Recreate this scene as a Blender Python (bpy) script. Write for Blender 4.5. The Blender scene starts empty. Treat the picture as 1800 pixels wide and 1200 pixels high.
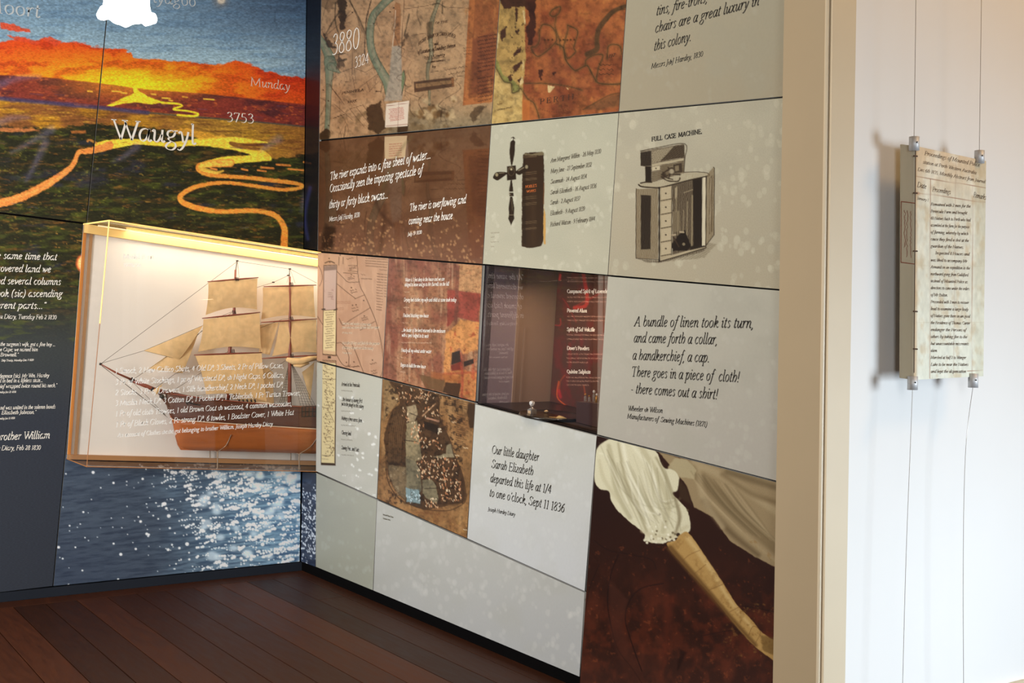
import bpy, bmesh, math, random
import numpy as np
from mathutils import Vector, Matrix
PI = math.pi
S = bpy.context.scene
COL = S.collection

# ------------------------------------------------------------------ camera
# The room corner is the origin: the mural wall is the plane y=0, the quotation wall the plane x=0,
# the camera stands in the quadrant x<0, y<0.
CX, CY = 900.0, 600.0
_vy = np.array([-480 - CX, 572 - CY, 0.0]); _vx = np.array([4100 - CX, 625 - CY, 0.0])
FPX = math.sqrt(-float(_vx[:2] @ _vy[:2]))
_vy[2] = _vx[2] = FPX
AX = _vx / np.linalg.norm(_vx); AY = _vy / np.linalg.norm(_vy); AZ = np.cross(AX, AY); AZ /= np.linalg.norm(AZ)
RWC = np.array([AX, AY, AZ])                                # camera (right, down, forward) -> world
EYE_H = 1.25
_d = RWC @ np.array([528 - CX, 1002 - CY, FPX]); _t = -EYE_H / _d[2]
CAM = np.array([-_d[0] * _t, -_d[1] * _t, EYE_H])
cam = bpy.data.objects.new('camera', bpy.data.cameras.new('camera')); COL.objects.link(cam)
cam.data.sensor_width = 36; cam.data.lens = FPX / 1800 * 36; cam.data.clip_start = .05
_r = RWC @ np.array([1, 0, 0]); _u = RWC @ np.array([0, -1, 0]); _b = RWC @ np.array([0, 0, -1])
M = Matrix.Identity(4)
for i in range(3):
    M[i][0], M[i][1], M[i][2], M[i][3] = _r[i], _u[i], _b[i], CAM[i]
cam.matrix_world = M
S.camera = cam

# ------------------------------------------------------------------ light and exposure
S.view_settings.view_transform = 'Standard'; S.view_settings.look = 'None'
S.view_settings.gamma = 1; S.view_settings.use_curve_mapping = False; S.view_settings.exposure = 0.0
W = bpy.data.worlds.new('world'); S.world = W; W.use_nodes = True
bg = W.node_tree.nodes['Background']; bg.inputs[0].default_value = (.75, .87, 1, 1); bg.inputs[1].default_value = 1.2
S.cycles.max_bounces = 8; S.cycles.transparent_max_bounces = 16; S.cycles.caustics_reflective = False; S.cycles.caustics_refractive = False
S.cycles.sample_clamp_indirect = 4
def area(name, loc, to, sx, sy, power, color):
    d = bpy.data.lights.new(name, 'AREA'); d.shape = 'RECTANGLE'; d.size = sx; d.size_y = sy; d.energy = power; d.color = color
    o = bpy.data.objects.new(name, d); COL.objects.link(o); o.location = loc
    o.rotation_euler = (Vector(to) - Vector(loc)).to_track_quat('-Z', 'Y').to_euler(); return o
# daylight through the windows of the back wall and of the neighbouring room, plus the hall lamp and an added, unseen ceiling fill
area('window_light_back', (-3.4, -8.3, 1.75), (-2.6, 0, 1.2), 1.3, 1.8, 105, (.86, .93, 1))
area('window_light_side', (-5.25, -2.4, 1.6), (0, -.9, .9), 1.3, 1.8, 82, (.93, .96, 1)).data.spread = math.radians(90)
area('window_light_hall', (1.75, -6.9, .9), (.42, -3.7, .15), 1.0, 1.2, 36, (.72, .86, 1)).data.spread = math.radians(80)
area('ceiling_fill_light', (-2.3, -2.6, 3.3), (-2.3, -2.6, 0), 1.6, 1.6, 52, (1, .86, .66))
area('hall_lamp_light', (1.3, -5.0, 3.2), (.8, -3.7, 2.4), .5, .5, 15, (1, .6, .22))

# ------------------------------------------------------------------ geometry from sight lines onto real planes
def rays(px, py):
    px = np.asarray(px, float); py = np.asarray(py, float)
    return np.stack([px - CX, py - CY, np.full_like(px, FPX)], -1) @ RWC.T
def on(axis, val, px, py):
    d = rays(px, py); t = (val - CAM[axis]) / d[..., axis]
    return CAM + d * t[..., None]
def L(px, py, off=0.0): return on(1, -off, px, py)          # mural wall, off = metres into the room
def R(px, py, off=0.0): return on(0, -off, px, py)          # quotation wall
def F(px, py, z=0.0): return on(2, z, px, py)
def V(p): return Vector([float(a) for a in p])

# ------------------------------------------------------------------ materials
def lin(c): return tuple(((v / 12.92) if v <= .04045 else ((v + .055) / 1.055) ** 2.4) for v in c)
def rgb(r, g, b): return lin((r / 255, g / 255, b / 255))
def mat(name, c, rough=.5, metal=0., noise=0., nscale=20., spec=.5, stretch=(1, 1, 1), bump=0., emit=None, es=0.):
    m = bpy.data.materials.new(name); m.use_nodes = True; n = m.node_tree.nodes; l = m.node_tree.links; b = n['Principled BSDF']
    b.inputs['Roughness'].default_value = rough; b.inputs['Metallic'].default_value = metal; b.inputs['Specular IOR Level'].default_value = spec
    b.inputs['Base Color'].default_value = (*c, 1)
    if noise or bump:
        tc = n.new('ShaderNodeTexCoord'); mp = n.new('ShaderNodeMapping'); mp.inputs['Scale'].default_value = stretch
        nz = n.new('ShaderNodeTexNoise'); nz.inputs['Scale'].default_value = nscale; nz.inputs['Detail'].default_value = 6
        l.new(tc.outputs['Object'], mp.inputs[0]); l.new(mp.outputs[0], nz.inputs[0])
        if noise:
            mr = n.new('ShaderNodeMapRange'); mr.inputs['From Min'].default_value = .25; mr.inputs['From Max'].default_value = .75
            mr.inputs['To Min'].default_value = 1 - noise; mr.inputs['To Max'].default_value = 1 + noise
            mx = n.new('ShaderNodeVectorMath'); mx.operation = 'SCALE'; mx.inputs[0].default_value = c
            l.new(nz.outputs['Fac'], mr.inputs[0]); l.new(mr.outputs[0], mx.inputs['Scale']); l.new(mx.outputs[0], b.inputs['Base Color'])
        if bump:
            bp = n.new('ShaderNodeBump'); bp.inputs['Strength'].default_value = bump; bp.inputs['Distance'].default_value = .004
            l.new(nz.outputs['Fac'], bp.inputs['Height']); l.new(bp.outputs[0], b.inputs['Normal'])
    if emit: b.inputs['Emission Color'].default_value = (*emit, 1); b.inputs['Emission Strength'].default_value = es
    return m
def print_mat(name, rough, spec=.5, grain=.06, gscale=260., stretch=(1, 1, 1)):
    m = mat(name, (1, 1, 1), rough, spec=spec); n = m.node_tree.nodes; l = m.node_tree.links; b = n['Principled BSDF']
    at = n.new('ShaderNodeAttribute'); at.attribute_name = 'Col'
    tc = n.new('ShaderNodeTexCoord'); mp = n.new('ShaderNodeMapping'); mp.inputs['Scale'].default_value = stretch
    nz = n.new('ShaderNodeTexNoise'); nz.inputs['Scale'].default_value = gscale; nz.inputs['Detail'].default_value = 3
    l.new(tc.outputs['Object'], mp.inputs[0]); l.new(mp.outputs[0], nz.inputs[0])
    mr = n.new('ShaderNodeMapRange'); mr.inputs['From Min'].default_value = .3; mr.inputs['From Max'].default_value = .7
    mr.inputs['To Min'].default_value = 1 - grain; mr.inputs['To Max'].default_value = 1 + grain
    mx = n.new('ShaderNodeVectorMath'); mx.operation = 'SCALE'
    l.new(at.outputs['Color'], mx.inputs[0]); l.new(nz.outputs['Fac'], mr.inputs[0]); l.new(mr.outputs[0], mx.inputs['Scale']); l.new(mx.outputs[0], b.inputs['Base Color'])
    return m
def glass_mat(name, tint=(1, 1, 1), ior=1.45, rough=0.0, haze=0.0):
    m = bpy.data.materials.new(name); m.use_nodes = True; n = m.node_tree.nodes; l = m.node_tree.links
    for x in list(n): n.remove(x)
    o = n.new('ShaderNodeOutputMaterial'); fr = n.new('ShaderNodeFresnel')
    ge = n.new('ShaderNodeNewGeometry'); mr = n.new('ShaderNodeMapRange'); mr.inputs['To Min'].default_value = ior; mr.inputs['To Max'].default_value = 1 / ior
    l.new(ge.outputs['Backfacing'], mr.inputs[0]); l.new(mr.outputs[0], fr.inputs[0])
    tr = n.new('ShaderNodeBsdfTransparent'); tr.inputs[0].default_value = (*tint, 1)
    gl = n.new('ShaderNodeBsdfGlossy'); gl.inputs['Roughness'].default_value = rough
    mx = n.new('ShaderNodeMixShader'); l.new(fr.outputs[0], mx.inputs[0]); l.new(tr.outputs[0], mx.inputs[1]); l.new(gl.outputs[0], mx.inputs[2])
    out = mx
    if haze:
        df = n.new('ShaderNodeBsdfDiffuse'); df.inputs[0].default_value = (.9, .88, .85, 1); m2 = n.new('ShaderNodeMixShader'); m2.inputs[0].default_value = haze
        l.new(mx.outputs[0], m2.inputs[1]); l.new(df.outputs[0], m2.inputs[2]); out = m2
    l.new(out.outputs[0], o.inputs[0]); return m

MURAL = print_mat('print_canvas', .6, .18, .16, 90, (1, 1, 5))
PRINT = print_mat('print_satin', .42, .25, .05, 220)
GREYP = print_mat('print_grey', .38, .3, .015, 90)
PAPER = print_mat('print_paper', .7, .3, .08, 60, (1, 1, .6))
DARKW = mat('dark_backing', rgb(9, 8, 7), .9, spec=.1)
CREAM = mat('cream_paint', rgb(208, 190, 160), .45, noise=.02, nscale=6, bump=.15)
WHITEW = mat('white_wall_paint', rgb(226, 222, 216), .6, noise=.015, nscale=3, bump=.1)
SLATE = mat('slate_paint', rgb(34, 38, 46), .7, noise=.05, nscale=8, spec=.12)
BLACKP = mat('black_kick_paint', rgb(6, 5, 5), .9, noise=.1, spec=.05)
INKW = mat('white_ink', rgb(244, 238, 226), .6)
INKG = mat('grey_blue_ink', rgb(205, 214, 218), .6)
INKP = mat('pale_rose_ink', rgb(246, 214, 192), .6)
INKD = mat('dark_ink', rgb(42, 36, 26), .6)
INKM = mat('brown_grey_ink', rgb(92, 84, 66), .6)
INKB = mat('sepia_ink', rgb(66, 40, 22), .6)
INKR = mat('faded_white_ink', rgb(214, 196, 170), .6)
INKO = mat('copper_ink', rgb(196, 104, 48), .5)
INKV = mat('gallery_white_vinyl', rgb(250, 250, 246), .6)

# ------------------------------------------------------------------ objects
def link(name, me, m=None, parent=None, label=None, cat=None, group=None, kind=None):
    o = bpy.data.objects.new(name, me); COL.objects.link(o)
    if me is not None and m is not None and not me.materials: me.materials.append(m)
    if parent: o.parent = parent; o.matrix_parent_inverse = Matrix.Translation(-parent.location)
    if label: o['label'] = label
    if cat: o['category'] = cat
    if group: o['group'] = group
    if kind: o['kind'] = kind
    return o
def thing(name, label, cat, loc, group=None):
    o = bpy.data.objects.new(name, None); COL.objects.link(o); o.location = V(loc); o.empty_display_size = .05
    o['label'] = label; o['category'] = cat
    if group: o['group'] = group
    return o
def mesh(verts, faces, smooth=False):
    me = bpy.data.meshes.new('m'); me.from_pydata([tuple(map(float, v)) for v in verts], [], faces); me.update()
    if smooth: me.polygons.foreach_set('use_smooth', [True] * len(me.polygons))
    return me
class MB:
    def __init__(s): s.v = []; s.f = []
    def add(s, v, f):
        n = len(s.v); s.v += [tuple(map(float, p)) for p in v]; s.f += [tuple(n + i for i in q) for q in f]; return s
    def prism(s, a, b):                                     # two matching loops
        n = len(a); return s.add(list(a) + list(b), [tuple(range(n))[::-1], tuple(range(n, 2 * n))] + [(i, (i + 1) % n, n + (i + 1) % n, n + i) for i in range(n)])
    def box(s, x0, x1, y0, y1, z0, z1):
        return s.prism([(x0, y0, z0), (x1, y0, z0), (x1, y1, z0), (x0, y1, z0)], [(x0, y0, z1), (x1, y0, z1), (x1, y1, z1), (x0, y1, z1)])
    def tube(s, pts, r, n=6, cap=True):
        pts = [Vector(p) for p in pts]; m = len(pts); r = r if hasattr(r, '__len__') else [r] * m; vs = []; up = Vector((.13, .21, .97))
        for i, p in enumerate(pts):
            t = (pts[min(i + 1, m - 1)] - pts[max(i - 1, 0)]).normalized(); a = t.cross(up)
            if a.length < .05: a = t.cross(Vector((1, 0, 0)))
            a.normalize(); b = t.cross(a)
            for k in range(n):
                q = 2 * PI * k / n; vs.append(p + (a * math.cos(q) + b * math.sin(q)) * r[i])
        fs = [(i * n + k, i * n + (k + 1) % n, (i + 1) * n + (k + 1) % n, (i + 1) * n + k) for i in range(m - 1) for k in range(n)]
        if cap: fs += [tuple(range(n))[::-1], tuple(range((m - 1) * n, m * n))]
        return s.add(vs, fs)
    def lathe(s, prof, c, n=20, wob=None):                  # (radius, z) profile about a vertical axis through c
        vs = []; m = len(prof)
        for j, (r, z) in enumerate(prof):
            for k in range(n):
                q = 2 * PI * k / n; dr, dz = wob(j, q) if wob else (0, 0)
                vs.append((c[0] + (r + dr) * math.cos(q), c[1] + (r + dr) * math.sin(q), c[2] + z + dz))
        return s.add(vs, [(j * n + k, j * n + (k + 1) % n, (j + 1) * n + (k + 1) % n, (j + 1) * n + k) for j in range(m - 1) for k in range(n)])
    def me(s, smooth=False): return mesh(s.v, s.f, smooth)
    def obj(s, name, m, parent=None, smooth=False, **k): return link(name, s.me(smooth), m, parent, **k)

# ------------------------------------------------------------------ the printers: colours laid down on a fine grid of a panel's face
def vnoise(x, y, seed=0):
    xi = np.floor(x).astype(np.int64); yi = np.floor(y).astype(np.int64); fx = x - xi; fy = y - yi
    fx = fx * fx * (3 - 2 * fx); fy = fy * fy * (3 - 2 * fy)
    def h(a, b):
        n = (a * 374761393 + b * 668265263 + seed * 1442695041) & 0x7fffffff; n = ((n ^ (n >> 13)) * 1274126177) & 0x7fffffff
        return ((n ^ (n >> 16)) & 0xffff) / 65535.0
    return (h(xi, yi) * (1 - fx) + h(xi + 1, yi) * fx) * (1 - fy) + (h(xi, yi + 1) * (1 - fx) + h(xi + 1, yi + 1) * fx) * fy
def fbm(x, y, seed=0, o=4):
    s = 0; a = .5; t = 0
    for i in range(o): s = s + a * vnoise(x * 2 ** i, y * 2 ** i, seed + i * 17); t += a; a *= .55
    return s / t
def smooth(e0, e1, x):
    t = np.clip((x - e0) / (e1 - e0), 0, 1); return t * t * (3 - 2 * t)
def sub(ox, oy, s): return lambda *pts: [(ox + x / s, oy + y / s) for x, y in pts]
def catmull(pts, k=6, closed=False):
    P = [np.array(p, float) for p in pts]; n = len(P)
    if n < 3: return [tuple(p) for p in P]
    out = []
    for i in range(n if closed else n - 1):
        if closed: a, b, c, d = P[i - 1], P[i], P[(i + 1) % n], P[(i + 2) % n]
        else: a, b, c, d = P[max(i - 1, 0)], P[i], P[i + 1], P[min(i + 2, n - 1)]
        for j in range(k):
            t = j / k; out.append(tuple(.5 * ((2 * b) + (-a + c) * t + (2 * a - 5 * b + 4 * c - d) * t * t + (-a + 3 * b - 3 * c + d) * t ** 3)))
    if not closed: out.append(tuple(P[-1]))
    return out
class Canvas:
    def __init__(s, X, Y): s.X = X; s.Y = Y; s.C = np.zeros((len(X), 3))
    def base(s, c): s.C[:] = np.array(c) / 255.; return s
    def mixm(s, m, c, idx=slice(None)):
        c = np.asarray(c, float); c = c / 255. if c.ndim == 1 else c
        s.C[idx] = s.C[idx] * (1 - m[:, None]) + c * m[:, None]
    def mul(s, f): s.C *= f[:, None] if f.ndim == 1 else f
    def box(s, x0, y0, x1, y1): return np.nonzero((s.X > x0) & (s.X < x1) & (s.Y > y0) & (s.Y < y1))[0]
    def sd(s, pts, idx, closed):
        x = s.X[idx]; y = s.Y[idx]; d = np.full(len(idx), 1e9); ins = np.zeros(len(idx), bool); n = len(pts)
        for i in range(n if closed else n - 1):
            ax, ay = pts[i]; bx, by = pts[(i + 1) % n]; ex, ey = bx - ax, by - ay; L2 = ex * ex + ey * ey + 1e-9
            t = np.clip(((x - ax) * ex + (y - ay) * ey) / L2, 0, 1); d = np.minimum(d, np.hypot(x - ax - t * ex, y - ay - t * ey))
            if closed and ay != by:
                c = ((ay > y) != (by > y)) & (x < (bx - ax) * (y - ay) / (by - ay) + ax); ins ^= c
        return np.where(ins, -d, d) if closed else d
    def poly(s, pts, c, soft=.8, a=1., rag=0., rs=6., hatch=None, sm=False, seed=3, tex=0.):
        if sm: pts = catmull(pts, 5, True)
        xs = [p[0] for p in pts]; ys = [p[1] for p in pts]; g = soft + rag + 1
        idx = s.box(min(xs) - g, min(ys) - g, max(xs) + g, max(ys) + g)
        if not len(idx): return s
        d = s.sd(pts, idx, True)
        if rag: d = d + (fbm(s.X[idx] / rs, s.Y[idx] / rs, seed) - .5) * 2 * rag
        m = (1 - smooth(-soft, soft, d)) * a
        if hatch:
            ang, per, am = hatch; per = max(per, 3.1); am = min(.8, am * 1.5); q = math.radians(ang); w = s.X[idx] * math.cos(q) + s.Y[idx] * math.sin(q) + (fbm(s.X[idx] / 5, s.Y[idx] / 5, 9) - .5) * per
            m = m * (1 - am * (.5 + .5 * np.sin(w * 2 * PI / per)))
        if tex: m = m * np.clip(1 - tex * 2 * (fbm(s.X[idx] / rs, s.Y[idx] / rs, seed + 5)), 0, 1)
        s.mixm(m, c, idx); return s
    def line(s, pts, w, c, a=1., soft=.6, sm=True, rag=0., rs=5., seed=4):
        if sm: pts = catmull(pts, 5)
        W_ = w if hasattr(w, '__len__') else (w, w); mw = max(W_); xs = [p[0] for p in pts]; ys = [p[1] for p in pts]; g = mw / 2 + soft + 1 + rag; n = len(pts) - 1
        idx = s.box(min(xs) - g, min(ys) - g, max(xs) + g, max(ys) + g)
        if not len(idx): return s
        x = s.X[idx]; y = s.Y[idx]; d = np.full(len(idx), 1e9)
        for i in range(n):
            ax, ay = pts[i]; bx, by = pts[i + 1]; ex, ey = bx - ax, by - ay; t = np.clip(((x - ax) * ex + (y - ay) * ey) / (ex * ex + ey * ey + 1e-9), 0, 1)
            k = (i + t) / n; wv = np.interp(k, np.linspace(0, 1, len(W_)), W_) / 2
            d = np.minimum(d, np.hypot(x - ax - t * ex, y - ay - t * ey) - wv)
        if rag: d = d + (fbm(x / rs, y / rs, seed) - .5) * 2 * rag
        s.mixm((1 - smooth(-soft, soft, d)) * a, c, idx); return s
    def disc(s, x, y, r, c, a=1., soft=.7, asp=1.):
        idx = s.box(x - (r + soft) * asp, y - r - soft, x + (r + soft) * asp, y + r + soft)
        if len(idx): d = np.hypot((s.X[idx] - x) / asp, s.Y[idx] - y); s.mixm((1 - smooth(r - soft, r + soft, d)) * a, c, idx)
        return s
    def fuzz(s, c, sx, sy, lo, hi, a=1., seed=1, o=4, idx=None):
        idx = np.arange(len(s.X)) if idx is None else idx
        s.mixm(smooth(lo, hi, fbm(s.X[idx] / sx, s.Y[idx] / sy, seed, o)) * a, c, idx); return s
    def grunge(s, amt=.25, sc=5., seed=50, sat=.85):
        g = s.C.mean(1, keepdims=True); s.C[:] = g + (s.C - g) * sat
        f = 1 - amt * smooth(.42, .78, fbm(s.X / sc, s.Y / sc, seed, 5)) - amt * .7 * smooth(.5, .75, fbm(s.X / (sc * 5), s.Y / (sc * 6), seed + 3, 3)) + amt * .35 * smooth(.6, .8, fbm(s.X / 2.2, s.Y / 2.2, seed + 7, 2)); s.C *= f[:, None]; return s
    def scrib(s, x0, y0, x1, y1, h, c, a=.8, seed=0, w=.9):      # a line of illegible handwriting
        rr = random.Random(seed); L_ = math.hypot(x1 - x0, y1 - y0); n = max(4, int(L_ / (h * .8))); pts = []
        for i in range(n):
            t = i / (n - 1); pts.append((x0 + (x1 - x0) * t, y0 + (y1 - y0) * t + (h * .5 if i % 2 else -h * .5) * rr.uniform(.3, 1)))
        g = 0
        while g < n - 1:
            k = rr.randint(4, 9); s.line(pts[g:g + k], w, c, a, .5, False); g += k
        return s
def bokeh(c, n, r0, r1, col, a, seed, box, dens=None, asp=.8, soft=1.2):
    rr = random.Random(seed); x0, y0, x1, y1 = box; k = 0; t = 0
    while k < n and t < n * 20:
        t += 1; cx = rr.uniform(x0, x1); cy = rr.uniform(y0, y1)
        if dens and rr.random() > dens(cx, cy): continue
        for _ in range(rr.choice([1, 1, 2, 3, 4])):
            c.disc(cx + rr.gauss(0, r1), cy + rr.gauss(0, r1 * .7), rr.uniform(r0, r1), col, a * rr.uniform(.4, 1), soft, asp)
        k += 1
def grid_panel(name, plane, q, paint, m, step=1.5, thick=.012, inset=(1.1, 1.1), parent=None, gain=.8, off=0., out=None, **kw):
    """q: TL,TR,BR,BL sight lines. Builds a board of real thickness whose face is a fine grid carrying the print."""
    q = [np.array(p, float) for p in q]; c0 = sum(q) / 4
    iu, iv = inset
    ex = (q[1] + q[2] - q[0] - q[3]); ex /= np.linalg.norm(ex); ey = (q[3] + q[2] - q[0] - q[1]); ey /= np.linalg.norm(ey)
    q = [q[0] + ex * iu + ey * iv, q[1] - ex * iu + ey * iv, q[2] - ex * iu - ey * iv, q[3] + ex * iu - ey * iv]
    nu = max(2, int(max(np.linalg.norm(q[1] - q[0]), np.linalg.norm(q[2] - q[3])) / step)); nv = max(2, int(max(np.linalg.norm(q[3] - q[0]), np.linalg.norm(q[2] - q[1])) / step))
    u, v = np.meshgrid(np.linspace(0, 1, nu + 1), np.linspace(0, 1, nv + 1)); u = u.ravel()[:, None]; v = v.ravel()[:, None]
    P = (q[0] * (1 - u) + q[1] * u) * (1 - v) + (q[3] * (1 - u) + q[2] * u) * v
    cv = Canvas(P[:, 0], P[:, 1]); paint(cv)
    col = np.clip(cv.C, 0, 1); col = np.where(col <= .04045, col / 12.92, ((col + .055) / 1.055) ** 2.4) / gain; col = np.clip(col, 0, .92)
    W3 = plane(P[:, 0], P[:, 1], off)
    a = (np.arange(nv)[:, None] * (nu + 1) + np.arange(nu)[None]).ravel()
    faces = np.stack([a, a + nu + 1, a + nu + 2, a + 1], -1)
    nrm = np.array([1, 0, 0]) if plane is R else np.array([0, 1, 0])
    crn = plane(np.array([p[0] for p in q]), np.array([p[1] for p in q]), off); bk = crn + nrm * thick
    n0 = len(W3); verts = np.concatenate([W3, crn, bk]); side = np.array([(n0 + i, n0 + 4 + i, n0 + 4 + (i + 1) % 4, n0 + (i + 1) % 4) for i in range(4)] + [(n0 + 4, n0 + 5, n0 + 6, n0 + 7)])
    faces = np.concatenate([faces, side])
    me = bpy.data.meshes.new('m'); me.vertices.add(len(verts)); me.vertices.foreach_set('co', verts.astype(np.float32).ravel())
    me.loops.add(faces.size); me.loops.foreach_set('vertex_index', faces.astype(np.int32).ravel())
    me.polygons.add(len(faces)); me.polygons.foreach_set('loop_start', np.arange(0, faces.size, 4, dtype=np.int32)); me.update(calc_edges=True)
    at = me.color_attributes.new('Col', 'FLOAT_COLOR', 'POINT')
    full = np.ones((len(verts), 4), np.float32); full[:n0, :3] = col; full[n0:, :3] = (.25, .24, .22) if name != 'x' else (.5, .5, .5)
    at.data.foreach_set('color', full.ravel())
    o = link(name, me, m, parent, **kw); return o

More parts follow.
